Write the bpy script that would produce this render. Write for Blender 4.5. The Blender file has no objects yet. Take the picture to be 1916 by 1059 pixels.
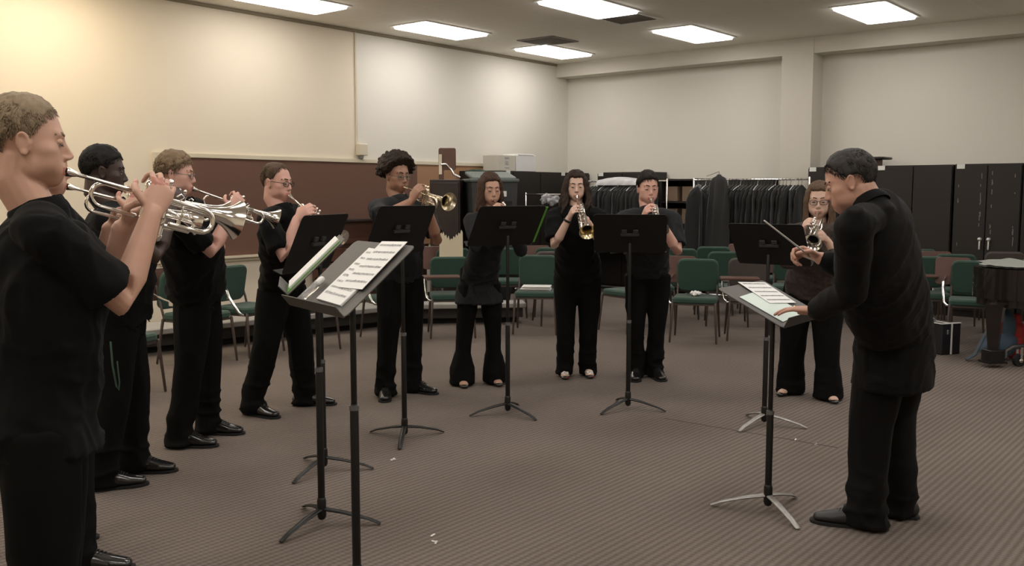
import bpy, math, random
import numpy as np
from mathutils import Vector, Matrix
C = bpy.context.scene.collection
R_ = math.radians
# ------------------------------------------------------------------ camera
F_PX, HOR, CAM_H, YAW = 1760.0, 358.0, 1.55, R_(39.5)
PITCH = math.atan((529.5 - HOR) / F_PX)
cam = bpy.data.cameras.new('camera'); cam_o = bpy.data.objects.new('camera', cam); C.objects.link(cam_o)
cam.sensor_width = 36.0; cam.lens = 36.0 * F_PX / 1916.0; cam.clip_start = 0.05; cam.clip_end = 100
cam_o.location = (0, 0, CAM_H); cam_o.rotation_euler = (R_(90) - PITCH, 0, YAW)
bpy.context.scene.camera = cam_o
# ------------------------------------------------------------------ world and exposure
W = bpy.data.worlds.new('world'); bpy.context.scene.world = W; W.use_nodes = True
W.node_tree.nodes['Background'].inputs[0].default_value = (1, .96, .9, 1)
W.node_tree.nodes['Background'].inputs[1].default_value = 0.05
vs = bpy.context.scene.view_settings
vs.view_transform = 'Standard'; vs.look = 'None'; vs.gamma = 1.0; vs.use_curve_mapping = False; vs.exposure = 0.0
LAMP = 10.2           # emission of every ceiling light's diffuser

# ------------------------------------------------------------------ places: r metres right, f metres forward of the camera, z up
CY, SY = math.cos(YAW), math.sin(YAW)
def V(r, f, z=0.0): return np.array([r * CY - f * SY, r * SY + f * CY, z])
def D(az, pitch=0.0):
    a, p = R_(az), R_(pitch)
    return V(math.sin(a) * math.cos(p), math.cos(a) * math.cos(p), math.sin(p))
def ray(x, y):
    a = (x - 958) / F_PX; b = (529.5 - y) / F_PX
    return a, math.cos(PITCH) + b * math.sin(PITCH), -math.sin(PITCH) + b * math.cos(PITCH)
def PG(x, y, z=0.0):                      # point at height z seen there
    a, f, u = ray(x, y); t = (z - CAM_H) / u; return V(a * t, f * t, z)
def PD(x, y, d):                          # point d metres ahead seen there
    a, f, u = ray(x, y); t = d / f; return V(a * t, d, CAM_H + u * t)
def XonY(x, Y, y=HOR):                    # point on the plane world-y = Y
    a, f, u = ray(x, y); v = V(a, f, u); t = Y / v[1]; return v[0] * t, CAM_H + u * t
def YonX(x, X, y=HOR):
    a, f, u = ray(x, y); v = V(a, f, u); t = X / v[0]; return v[1] * t, CAM_H + u * t
UP = np.array([0, 0, 1.0])
def nrm(v): v = np.asarray(v, float); return v / (np.linalg.norm(v) + 1e-12)

# ------------------------------------------------------------------ materials
MATS = {}
def mat(name, col, rough=.6, metal=0.0, bump=0.0, bscale=200.0, var=0.0, vscale=20.0, coat=0.0, emit=None, spec=.5, trans=0.0, stretch=(1, 1, 1), sheen=0.0, sss=0.0):
    if name in MATS: return MATS[name]
    m = bpy.data.materials.new(name); m.use_nodes = True; nt = m.node_tree; b = nt.nodes['Principled BSDF']
    b.inputs['Base Color'].default_value = (*col, 1); b.inputs['Roughness'].default_value = rough
    b.inputs['Metallic'].default_value = metal; b.inputs['Specular IOR Level'].default_value = spec
    b.inputs['Coat Weight'].default_value = coat; b.inputs['Sheen Weight'].default_value = sheen
    b.inputs['Transmission Weight'].default_value = trans
    if sss: b.inputs['Subsurface Weight'].default_value = sss; b.inputs['Subsurface Scale'].default_value = .012; b.inputs['Subsurface Radius'].default_value = (1, .4, .25)
    if emit: b.inputs['Emission Color'].default_value = (*emit[0], 1); b.inputs['Emission Strength'].default_value = emit[1]
    if bump or var:
        tc = nt.nodes.new('ShaderNodeTexCoord'); mp = nt.nodes.new('ShaderNodeMapping'); mp.inputs['Scale'].default_value = stretch
        nt.links.new(tc.outputs['Object'], mp.inputs['Vector'])
    if var:
        n = nt.nodes.new('ShaderNodeTexNoise'); n.inputs['Scale'].default_value = vscale; n.inputs['Detail'].default_value = 4
        r = nt.nodes.new('ShaderNodeMapRange'); r.inputs['To Min'].default_value = 1 - var; r.inputs['To Max'].default_value = 1 + var
        x = nt.nodes.new('ShaderNodeVectorMath'); x.operation = 'SCALE'; x.inputs[0].default_value = col
        nt.links.new(mp.outputs[0], n.inputs['Vector']); nt.links.new(n.outputs['Fac'], r.inputs['Value']); nt.links.new(r.outputs[0], x.inputs['Scale'])
        nt.links.new(x.outputs[0], b.inputs['Base Color'])
    if bump:
        n = nt.nodes.new('ShaderNodeTexNoise'); n.inputs['Scale'].default_value = bscale; n.inputs['Detail'].default_value = 3
        u = nt.nodes.new('ShaderNodeBump'); u.inputs['Strength'].default_value = bump; u.inputs['Distance'].default_value = .004
        nt.links.new(mp.outputs[0], n.inputs['Vector']); nt.links.new(n.outputs['Fac'], u.inputs['Height']); nt.links.new(u.outputs[0], b.inputs['Normal'])
    MATS[name] = m; return m
def srgb(r, g, b):
    f = lambda c: (c / 255 / 12.92) if c <= 10 else ((c / 255 + .055) / 1.055) ** 2.4
    return (f(r), f(g), f(b))

M_wall = mat('painted_wall', (.74, .665, .54), .85, bump=.08, bscale=60)
M_wall2 = mat('painted_wall_back', (.70, .672, .605), .85, bump=.08, bscale=60)
M_soffit = mat('painted_soffit', (.6, .57, .5), .85)
M_trim = mat('cream_trim', (.62, .56, .43), .6)
M_black = mat('black_metal', (.012, .012, .012), .38, .2, spec=.4)
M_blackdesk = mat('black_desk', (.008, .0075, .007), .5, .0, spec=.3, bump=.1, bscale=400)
M_desk2 = mat('ceiling_lit_desk', (.085, .08, .072), .5, spec=.4, bump=.1, bscale=400)  # black desk greyed: ceiling light on its upturned face put into the colour
M_footmetal = mat('scuffed_bare_metal', (.34, .33, .31), .4, .6, var=.4, vscale=25)
M_greymetal = mat('worn_grey_metal', (.16, .16, .155), .45, .5, var=.2, vscale=12)
M_chrome = mat('chrome', (.8, .8, .8), .12, 1)
M_silver = mat('silver_plate', (.86, .84, .80), .14, 1, bump=.03, bscale=14)
M_brass = mat('gold_brass', (.74, .62, .38), .2, 1)
M_silverbrass = mat('worn_silver_brass', (.80, .74, .60), .2, 1)
M_legbrown = mat('brown_metal', (.085, .062, .052), .4, .3)
M_green = mat('green_fabric', (.020, .057, .040), .85, bump=.3, bscale=500, var=.12, vscale=60, sheen=.15)
M_greygreen = mat('taupe_fabric', (.075, .062, .055), .85, bump=.3, bscale=500)
M_tablet = mat('brown_laminate', (.115, .055, .042), .35, var=.2, vscale=8, stretch=(1, 8, 1))
M_darkwood = mat('dark_wood', (.022, .012, .009), .42, var=.25, vscale=5, stretch=(4, 4, .5))
M_cab = mat('dark_brown_cabinet', (.0115, .0082, .0068), .5, var=.15, vscale=4)
M_board = mat('brown_tackboard', (.135, .068, .047), .85, bump=.25, bscale=300, var=.06, vscale=30)
M_cork = mat('tan_corkboard', (.33, .185, .10), .9, bump=.3, bscale=300, var=.08, vscale=40)
M_paper = mat('white_paper', (.82, .82, .80), .7)
M_mint = mat('pale_green_paper', (.66, .76, .70), .7)
M_ink = mat('printed_ink', (.36, .36, .37), .7)
M_greenfolder = mat('green_folder', (.10, .34, .04), .5)
M_white = mat('white_plastic', (.75, .75, .72), .45)
M_rubber = mat('black_rubber', (.01, .01, .01), .8)
M_cloth = mat('black_knit_cloth', (.0046, .0047, .0050), .9, bump=.25, bscale=900, sheen=.02, spec=.16)
M_slate = mat('charcoal_knit_cloth', (.019, .020, .022), .9, bump=.25, bscale=900, sheen=.03, spec=.18)
M_pants = mat('black_trouser_cloth', (.0036, .0037, .0035), .9, bump=.2, bscale=900, sheen=.0, spec=.15)
M_suit = mat('black_suit_cloth', (.0042, .0038, .0037), .88, bump=.2, bscale=700, sheen=.02, spec=.18)
M_gown = mat('dark_gown_cloth', (.014, .014, .0135), .85, bump=.2, bscale=300, sheen=.12)
M_shoe = mat('polished_black_leather', (.012, .012, .012), .2, spec=.6, coat=.4)
M_shoe2 = mat('dull_black_leather', (.02, .019, .02), .45)
M_glass = mat('clear_plastic', (.9, .9, .9), .1, trans=.85)
M_eye = mat('eye_white', (.6, .57, .53), .2)
M_iris = mat('eye_iris', (.03, .02, .015), .15)

# ------------------------------------------------------------------ geometry
class Geo:
    def __init__(s): s.v = []; s.f = []; s.mi = []; s.n = 0; s.cur = 0
    def add(s, v, f, M=None):
        v = np.asarray(v, float)
        if M is not None: v = v @ np.asarray(M)[:3, :3].T + np.asarray(M)[:3, 3]
        s.v.append(v); s.f += [tuple(i + s.n for i in q) for q in f]; s.mi += [s.cur] * len(f); s.n += len(v); return s
    def box(s, c, h, ax=None):           # centre, half sizes, axes rows
        c = np.asarray(c, float); ax = np.eye(3) if ax is None else np.asarray(ax)
        v = [c + ax[0] * h[0] * a + ax[1] * h[1] * b + ax[2] * h[2] * d for a in (-1, 1) for b in (-1, 1) for d in (-1, 1)]
        return s.add(v, [(0, 1, 3, 2), (4, 6, 7, 5), (0, 4, 5, 1), (2, 3, 7, 6), (0, 2, 6, 4), (1, 5, 7, 3)])
    def rbox(s, c, h, r=.01, ax=None, n=5):   # rounded in the plane of the first two axes, softened along the third
        c = np.asarray(c, float); ax = np.eye(3) if ax is None else np.asarray(ax)
        e = min(r, h[2]) * .5
        ring = []
        for qx, qy, a0 in ((1, 1, 0), (-1, 1, 90), (-1, -1, 180), (1, -1, 270)):
            for k in range(n + 1):
                a = R_(a0 + 90 * k / n); ring.append((qx * (h[0] - r) + r * math.cos(a), qy * (h[1] - r) + r * math.sin(a), math.cos(a), math.sin(a)))
        m = len(ring); v = []
        for zz, ins in ((-h[2], e), (-h[2] + e, 0), (h[2] - e, 0), (h[2], e)):
            for x, y, nx, ny in ring: v.append(c + ax[0] * (x - nx * ins) + ax[1] * (y - ny * ins) + ax[2] * zz)
        f = [tuple(range(m))[::-1], tuple(range(3 * m, 4 * m))]
        for k in range(3):
            for i in range(m): j = (i + 1) % m; f.append((k * m + i, k * m + j, (k + 1) * m + j, (k + 1) * m + i))
        return s.add(v, f)
    def tube(s, pts, rad, ref=None, n=12, cap=2):
        P = [np.asarray(p, float) for p in pts]; m = len(P)
        rr = rad if isinstance(rad, (list, tuple)) and len(rad) == m else [rad] * m
        rr = [(x, x) if np.isscalar(x) else x for x in rr]
        T = [nrm(P[min(i + 1, m - 1)] - P[max(i - 1, 0)]) for i in range(m)]
        if ref is None:
            ref = np.array([0, 0, 1.0]) if abs(T[0][2]) < .9 else np.array([1.0, 0, 0])
        ref = np.asarray(ref, float); fr = []; a = ref
        for t in T:
            a = a - t * np.dot(a, t)
            if np.linalg.norm(a) < 1e-4: a = np.cross(t, [0.3, .5, .8])
            a = nrm(a); fr.append((a, np.cross(t, a)))
        rings = []
        def ring(c, fa, r, k=1.0): return [c + fa[0] * r[0] * k * math.cos(2 * math.pi * j / n) + fa[1] * r[1] * k * math.sin(2 * math.pi * j / n) for j in range(n)]
        if cap:
            for k in range(cap, 0, -1):
                a = math.pi / 2 * k / (cap + .35); rings.append(ring(P[0] - T[0] * min(rr[0]) * math.sin(a), fr[0], rr[0], math.cos(a)))
        for i in range(m): rings.append(ring(P[i], fr[i], rr[i]))
        if cap:
            for k in range(1, cap + 1):
                a = math.pi / 2 * k / (cap + .35); rings.append(ring(P[-1] + T[-1] * min(rr[-1]) * math.sin(a), fr[-1], rr[-1], math.cos(a)))
        v = [q for r in rings for q in r]; L = len(rings)
        f = [(k * n + j, k * n + (j + 1) % n, (k + 1) * n + (j + 1) % n, (k + 1) * n + j) for k in range(L - 1) for j in range(n)]
        f += [tuple(range(n))[::-1], tuple(range((L - 1) * n, L * n))]
        return s.add(v, f)
    def ell(s, c, r, ax=None, n=16, m=10):
        c = np.asarray(c, float); ax = np.eye(3) if ax is None else np.asarray(ax)
        v = []
        for i in range(1, m):
            t = math.pi * i / m
            for j in range(n):
                p = 2 * math.pi * j / n
                v.append(c + ax[0] * r[0] * math.sin(t) * math.cos(p) + ax[1] * r[1] * math.sin(t) * math.sin(p) + ax[2] * r[2] * math.cos(t))
        a = len(v); v += [c + ax[2] * r[2], c - ax[2] * r[2]]
        f = [(i * n + j, (i + 1) * n + j, (i + 1) * n + (j + 1) % n, i * n + (j + 1) % n) for i in range(m - 2) for j in range(n)]
        f += [(a, j, (j + 1) % n) for j in range(n)] + [(a + 1, (m - 2) * n + (j + 1) % n, (m - 2) * n + j) for j in range(n)]
        return s.add(v, f)
    def lathe(s, prof, n=28, ax=None, o=(0, 0, 0)):   # prof: (x along axis, r); closed by the profile itself
        o = np.asarray(o, float); ax = np.eye(3) if ax is None else np.asarray(ax)
        v = [o + ax[0] * x + ax[1] * r * math.cos(2 * math.pi * j / n) + ax[2] * r * math.sin(2 * math.pi * j / n) for x, r in prof for j in range(n)]
        f = [(k * n + j, k * n + (j + 1) % n, (k + 1) * n + (j + 1) % n, (k + 1) * n + j) for k in range(len(prof) - 1) for j in range(n)]
        return s.add(v, f)
    def prism(s, poly, z0, z1):
        m = len(poly); v = [(x, y, z0) for x, y in poly] + [(x, y, z1) for x, y in poly]
        f = [tuple(range(m))[::-1], tuple(range(m, 2 * m))] + [(i, (i + 1) % m, m + (i + 1) % m, m + i) for i in range(m)]
        return s.add(v, f)
    def arr(s): return np.concatenate(s.v) if s.v else np.zeros((0, 3))
def link(o, parent=None):
    C.objects.link(o)
    if parent is not None: o.parent = parent
    return o
def obj(name, g, m, parent=None, loc=None, smooth=True, sharp=40, at=None):
    v = g.arr()
    if at is not None: loc = at
    elif loc is not None: v = v - np.asarray(loc)
    elif parent is not None and parent.get('_w'): v = v - np.array(parent['_w'])
    me = bpy.data.meshes.new(name); me.from_pydata(v.tolist(), [], g.f)
    ms = m if isinstance(m, (list, tuple)) else [m]
    for q in ms: me.materials.append(q)
    if len(ms) > 1: me.polygons.foreach_set('material_index', g.mi)
    if smooth: me.polygons.foreach_set('use_smooth', [True] * len(me.polygons)); me.set_sharp_from_angle(angle=R_(sharp))
    me.update(); o = bpy.data.objects.new(name, me)
    if loc is not None: o.location = loc
    return link(o, parent)
def tag(o, label, cat, group=None):
    o['label'] = label; o['category'] = cat
    if group: o['group'] = group
    return o
def empty(name, loc=(0, 0, 0), label=None, cat=None, group=None, rz=0.0, world=False):
    o = bpy.data.objects.new(name, None); o.location = loc; o.rotation_euler = (0, 0, rz); o.empty_display_size = .1; C.objects.link(o)
    if label: tag(o, label, cat, group)
    if world: o['_w'] = [float(x) for x in loc]      # children are given in room coordinates
    return o
def struct(o): o['kind'] = 'structure'; return o
def copy_tree(o, parent=None):
    c = o.copy(); C.objects.link(c); c.parent = parent
    for ch in list(o.children): copy_tree(ch, c)
    return c
def frame_m(o, x, y, z):
    m = Matrix.Identity(4)
    for i in range(3): m[i][0], m[i][1], m[i][2], m[i][3] = x[i], y[i], z[i], o[i]
    return m
def hash3(i, j, k, s):
    h = (i * 374761393 + j * 668265263 + k * 1274126177 + s * 974711) & 0xffffffff
    h = ((h ^ (h >> 13)) * 1274126177) & 0xffffffff
    return ((h ^ (h >> 16)) & 0xffff) / 65535.0
def vnoise(P, s=0):
    P = np.asarray(P, float) + 1000.0; I = np.floor(P).astype(np.int64); f = P - I; f = f * f * (3 - 2 * f); out = 0
    for a in (0, 1):
        for b in (0, 1):
            for c in (0, 1):
                w = (f[:, 0] if a else 1 - f[:, 0]) * (f[:, 1] if b else 1 - f[:, 1]) * (f[:, 2] if c else 1 - f[:, 2])
                out = out + w * hash3(I[:, 0] + a, I[:, 1] + b, I[:, 2] + c, s)
    return out
def remesh(g, size, smooth=3, fac=.5):
    me = bpy.data.meshes.new('tmp'); me.from_pydata(g.arr().tolist(), [], g.f); me.update()
    o = bpy.data.objects.new('tmp', me); C.objects.link(o)
    a = o.modifiers.new('r', 'REMESH'); a.mode = 'VOXEL'; a.voxel_size = size; a.adaptivity = 0
    if smooth: b = o.modifiers.new('s', 'SMOOTH'); b.factor = fac; b.iterations = smooth
    dg = bpy.context.evaluated_depsgraph_get(); r = bpy.data.meshes.new_from_object(o.evaluated_get(dg))
    bpy.data.objects.remove(o); bpy.data.meshes.remove(me); return r
def mco(me): a = np.empty(len(me.vertices) * 3); me.vertices.foreach_get('co', a); return a.reshape(-1, 3)
def mno(me): a = np.empty(len(me.vertices) * 3); me.vertex_normals.foreach_get('vector', a); return a.reshape(-1, 3)
def setco(me, a): me.vertices.foreach_set('co', a.ravel()); me.update()
def mobj(name, me, ms, parent):
    me.name = name; me.materials.clear()
    for q in (ms if isinstance(ms, (list, tuple)) else [ms]): me.materials.append(q)
    a = mco(me)
    if parent is not None and parent.get('_w'): setco(me, a - np.array(parent['_w']))
    me.polygons.foreach_set('use_smooth', [True] * len(me.polygons)); me.update()
    return link(bpy.data.objects.new(name, me), parent)

#@@ROOM
# ------------------------------------------------------------------ room shell
CEIL = 3.65
cx, cy, _ = PG(1063, 124, CEIL); XL, YB = float(cx), float(cy); XR, Y0 = 3.6, -2.6
def wallbox(name, x0, x1, y0, y1, z0, z1, m):
    return struct(obj(name, Geo().box(((x0 + x1) / 2, (y0 + y1) / 2, (z0 + z1) / 2), ((x1 - x0) / 2, (y1 - y0) / 2, (z1 - z0) / 2)), m, smooth=False))
def carpet():
    m = bpy.data.materials.new('ribbed_carpet'); m.use_nodes = True; nt = m.node_tree; N = nt.nodes; L = nt.links; b = N['Principled BSDF']
    b.inputs['Roughness'].default_value = .95; b.inputs['Specular IOR Level'].default_value = .15
    tc = N.new('ShaderNodeTexCoord'); mp = N.new('ShaderNodeMapping'); mp.inputs['Rotation'].default_value = (0, 0, R_(0)); L.new(tc.outputs['Object'], mp.inputs['Vector'])
    sp = N.new('ShaderNodeSeparateXYZ'); L.new(mp.outputs[0], sp.inputs[0])
    def wave(src, period):
        a = N.new('ShaderNodeMath'); a.operation = 'MULTIPLY'; a.inputs[1].default_value = 2 * math.pi / period; L.new(src, a.inputs[0])
        c = N.new('ShaderNodeMath'); c.operation = 'SINE'; L.new(a.outputs[0], c.inputs[0]); return c.outputs[0]
    w1 = wave(sp.outputs['X'], .036); w2 = wave(sp.outputs['Y'], .026)
    mm = N.new('ShaderNodeMath'); mm.operation = 'MULTIPLY_ADD'; mm.inputs[1].default_value = .35; L.new(w2, mm.inputs[0]); L.new(w1, mm.inputs[2])
    n = N.new('ShaderNodeTexNoise'); n.inputs['Scale'].default_value = 90; n.inputs['Detail'].default_value = 3; L.new(tc.outputs['Object'], n.inputs['Vector'])
    n2 = N.new('ShaderNodeTexNoise'); n2.inputs['Scale'].default_value = .9; n2.inputs['Detail'].default_value = 5; L.new(tc.outputs['Object'], n2.inputs['Vector'])
    r = N.new('ShaderNodeMapRange'); r.inputs['From Min'].default_value = -1.3; r.inputs['From Max'].default_value = 1.3; L.new(mm.outputs[0], r.inputs['Value'])
    mx = N.new('ShaderNodeMix'); mx.data_type = 'RGBA'; L.new(r.outputs[0], mx.inputs['Factor'])
    mx.inputs['A'].default_value = (.150, .122, .105, 1); mx.inputs['B'].default_value = (.250, .209, .182, 1)
    a1 = N.new('ShaderNodeMath'); a1.operation = 'MULTIPLY_ADD'; a1.inputs[1].default_value = .5; a1.inputs[2].default_value = .55; L.new(n.outputs['Fac'], a1.inputs[0])
    a2 = N.new('ShaderNodeMath'); a2.operation = 'MULTIPLY_ADD'; a2.inputs[1].default_value = .4; a2.inputs[2].default_value = .8; L.new(n2.outputs['Fac'], a2.inputs[0])
    a3 = N.new('ShaderNodeMath'); a3.operation = 'MULTIPLY'; L.new(a1.outputs[0], a3.inputs[0]); L.new(a2.outputs[0], a3.inputs[1])
    sc = N.new('ShaderNodeVectorMath'); sc.operation = 'SCALE'; L.new(mx.outputs['Result'], sc.inputs[0]); L.new(a3.outputs[0], sc.inputs['Scale'])
    L.new(sc.outputs[0], b.inputs['Base Color'])
    bu = N.new('ShaderNodeBump'); bu.inputs['Strength'].default_value = .4; bu.inputs['Distance'].default_value = .006; L.new(mm.outputs[0], bu.inputs['Height']); L.new(bu.outputs[0], b.inputs['Normal'])
    return m
def ceiling_mat():
    m = bpy.data.materials.new('ceiling_tile'); m.use_nodes = True; nt = m.node_tree; N = nt.nodes; L = nt.links; b = N['Principled BSDF']
    b.inputs['Roughness'].default_value = .9
    tc = N.new('ShaderNodeTexCoord'); mp = N.new('ShaderNodeMapping'); L.new(tc.outputs['Object'], mp.inputs['Vector'])
    mp.inputs['Location'].default_value = (-(LX0 - .305), -(LY0 - .61), 0)
    br = N.new('ShaderNodeTexBrick'); br.offset = 0; br.inputs['Scale'].default_value = 1; br.inputs['Brick Width'].default_value = .61; br.inputs['Row Height'].default_value = .61
    br.inputs['Mortar Size'].default_value = .006; br.inputs['Mortar Smooth'].default_value = .3
    br.inputs['Color1'].default_value = (.86, .82, .73, 1); br.inputs['Color2'].default_value = (.845, .805, .715, 1); br.inputs['Mortar'].default_value = (.92, .89, .80, 1)
    L.new(mp.outputs[0], br.inputs['Vector']); L.new(br.outputs['Color'], b.inputs['Base Color'])
    return m
LX0, LY0 = -8.68, 11.52
wallbox('floor', XL, XR, Y0, YB, -.1, 0, carpet())
wallbox('ceiling', XL, XR, Y0, YB, CEIL, CEIL + .1, ceiling_mat())
yseam, _ = YonX(668, XL)
wallbox('wall_left', XL - .15, XL, Y0, yseam, 0, CEIL, M_wall)
wallbox('wall_left_far', XL - .15, XL, yseam, YB, 0, CEIL, M_wall2)
wallbox('wall_back', XL, XR, YB, YB + .15, 0, CEIL, M_wall2)
wallbox('wall_right', XR, XR + .15, Y0, YB, 0, CEIL, M_wall)
wallbox('wall_front', XL, XR, Y0 - .15, Y0, 0, CEIL, M_wall)
SOF = .34
px0, _ = XonY(1457, YB - SOF); px1, _ = XonY(1515, YB - SOF)
wallbox('trim_soffit', XL, px0, YB - SOF, YB, 3.43, CEIL, M_soffit)
wallbox('trim_soffit_right', px1, XR, YB - SOF, YB, 3.43, CEIL, M_soffit)
wallbox('wall_pilaster', px0, px1, YB - SOF - .01, YB, 0, CEIL, M_soffit)
g = Geo().box(((XL + XR) / 2, YB - .006, .05), ((XR - XL) / 2, .006, .05)); struct(obj('baseboard_back', g, M_rubber, smooth=False))
g = Geo().box((XL + .006, (Y0 + YB) / 2, .05), (.006, (YB - Y0) / 2, .05)); struct(obj('baseboard_left', g, M_rubber, smooth=False))
# shadow gap angle along the ceiling of the left wall
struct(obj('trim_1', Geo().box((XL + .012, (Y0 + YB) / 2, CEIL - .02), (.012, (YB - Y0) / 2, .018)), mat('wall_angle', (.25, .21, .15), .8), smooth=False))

# ceiling lights: 2 x 4 ft diffusers with a thin frame, on one grid
def warm(k): return (1, .86, .64) if k else (1, .95, .90)
def ceiling_light(x, y, label, wm=0):
    t = empty('ceiling_light', (x, y, CEIL), label, 'light', 'recessed ceiling lights')
    g = Geo()
    for a, b, h, k in ((.305, 0, .018, .625), (-.305, 0, .018, .625)): g.box((a, b, -.006), (h, k, .006))
    for b in (.61, -.61): g.box((0, b, -.006), (.29, .018, .006))
    obj('frame', g, M_white, t, smooth=False)
    g = Geo().rbox((0, 0, -.019), (.288, .592, .019), .03)  # pan hung below the ceiling, shaped so its glowing sides brighten the tiles
    obj('diffuser', g, mat('lit_diffuser_warm' if wm else 'lit_diffuser', (.9, .9, .9), .5, emit=(warm(wm), LAMP * (1.5 if wm else 1))), t)
seenL = {(0, 0): 'ceiling light in the far corner beside the left wall', (0, 1): 'middle ceiling light of the row along the left wall', (0, 2): 'longest looking ceiling light above the brown tackboard',
         (1, 0): 'ceiling light halfway along the back wall, left of the pilaster', (1, 1): 'ceiling light touching the square air vent', (2, 0): 'ceiling light in front of the pilaster, furthest right'}
for i in range(5):
    for j in range(6):
        x, y = LX0 + 2.39 * i, LY0 - 2.43 * j
        if i == 1 or i == 2: y -= .08
        if (i, j) in ((1, 2), (2, 1), (3, 0)): continue
        ceiling_light(x, y, seenL.get((i, j), 'ceiling light outside the picture above the players'), wm=1 if (i == 0 and j >= 3) else 0)
M_vent = mat('vent_grille', (.16, .14, .12), .6)
for (px, py), lab in (((1175, 34), 'square air vent beside a ceiling light, larger looking one'), ((1025, 76), 'small looking dark air vent near the far corner light')):
    p = PG(px, py, CEIL); t = empty('ceiling_vent', (p[0], p[1], CEIL), lab, 'vent', 'ceiling air vents')
    g = Geo()
    for a in (.29, -.29): g.box((a, 0, -.006), (.02, .31, .006)); g.box((0, a, -.006), (.27, .02, .006))
    obj('frame', g, M_white if px > 1100 else M_vent, t, smooth=False)
    g = Geo().box((0, 0, -.001), (.27, .27, .001))
    for k in range(12): g.box((0, -.25 + k * .045, -.005), (.27, .006, .004))
    obj('louvre_panel', g, M_vent, t, smooth=False)
# smoke-detector sized return at the picture's top edge
# ------------------------------------------------------------------ left wall: tackboard, cork board, conduit
y_a, zt = YonX(291, XL, 293); y_b, _ = YonX(778, XL, 305); y_c, _ = YonX(905, XL)
ztop, zbot = 1.93, .80
def board(name, y0, y1, m, label, cat, left_post):
    t = empty(name, (XL, (y0 + y1) / 2, zbot), label, cat, world=True)
    obj('panel', Geo().box((XL + .012, (y0 + y1) / 2, (ztop + zbot) / 2), (.011, (y1 - y0) / 2, (ztop - zbot) / 2)), m, t, smooth=False)
    g = Geo().box((XL + .018, (y0 + y1) / 2, ztop + .02), (.018, (y1 - y0) / 2, .022)); g.box((XL + .018, (y0 + y1) / 2, zbot - .04), (.018, (y1 - y0) / 2, .025))
    if left_post: g.box((XL + .018, y0 - .02, (ztop + zbot) / 2), (.018, .022, (ztop - zbot) / 2 + .04))
    obj('frame', g, M_trim, t, smooth=False)
    if left_post: obj('ledge', Geo().box((XL + .045, (y0 + y1) / 2, zbot - .012), (.045, (y1 - y0) / 2, .012)), M_trim, t, smooth=False)
board('tackboard', y_a, y_b, M_board, 'long brown tackboard with cream frame on the left wall', 'tackboard', True)
board('cork_board', y_b + .002, y_c, M_cork, 'tan cork board next to the brown tackboard, behind the curly haired player', 'cork board', False)
yy, _ = YonX(668, XL); _, zc = YonX(668, XL, 270)
t = empty('wall_conduit', (XL, yy, zc), 'cream conduit running down the left wall into a small box', 'conduit', world=True)
obj('pipe', Geo().box((XL + .01, yy, (CEIL - .04 + zc) / 2), (.01, .012, (CEIL - .04 - zc) / 2)), M_trim, t, smooth=False)
obj('junction_box', Geo().rbox((XL + .04, yy + .06, zc - .07), (.04, .075, .075), .012), M_trim, t)
obj('speaker_cup', Geo().tube([(XL + .04, yy + .05, zc - .145), (XL + .04, yy + .05, zc - .17)], .03), mat('grey_plastic', (.25, .24, .22), .5), t)

# low risers along the left wall
M_band = mat('pale_grey_band', (.36, .35, .33), .5)
def riser(p0, p1, label, h=.25, dp=.5):
    a, b = np.array(p0), np.array(p1); d = nrm(b - a); L = np.linalg.norm(b - a); nn = np.array([-d[1], d[0], 0]); nn = nn if nn[0] < 0 else -nn
    ax = np.array([d, nn, UP]); c = (a + b) / 2
    t = empty('low_riser', c, label, 'riser', world=True)
    obj('top', Geo().rbox(c + nn * dp / 2 + UP * (h - .03), (L / 2, dp / 2, .03), .02, ax), M_band, t)
    obj('body', Geo().box(c + nn * (dp / 2 + .04) + UP * .13, (L / 2 - .03, dp / 2 - .05, .06), ax), mat('riser_body', (.035, .03, .027), .6), t, smooth=False)
    obj('recessed_base', Geo().box(c + nn * (dp / 2 + .08) + UP * .035, (L / 2 - .08, dp / 2 - .09, .035), ax), M_rubber, t, smooth=False)
riser(PG(230, 672), PG(735, 613), 'long low dark riser with pale top edge in front of the tackboard')
riser(PG(778, 609.5), PG(985, 606), 'shorter low riser with pale top edge beside the brown cabinet', dp=.3)
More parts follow.
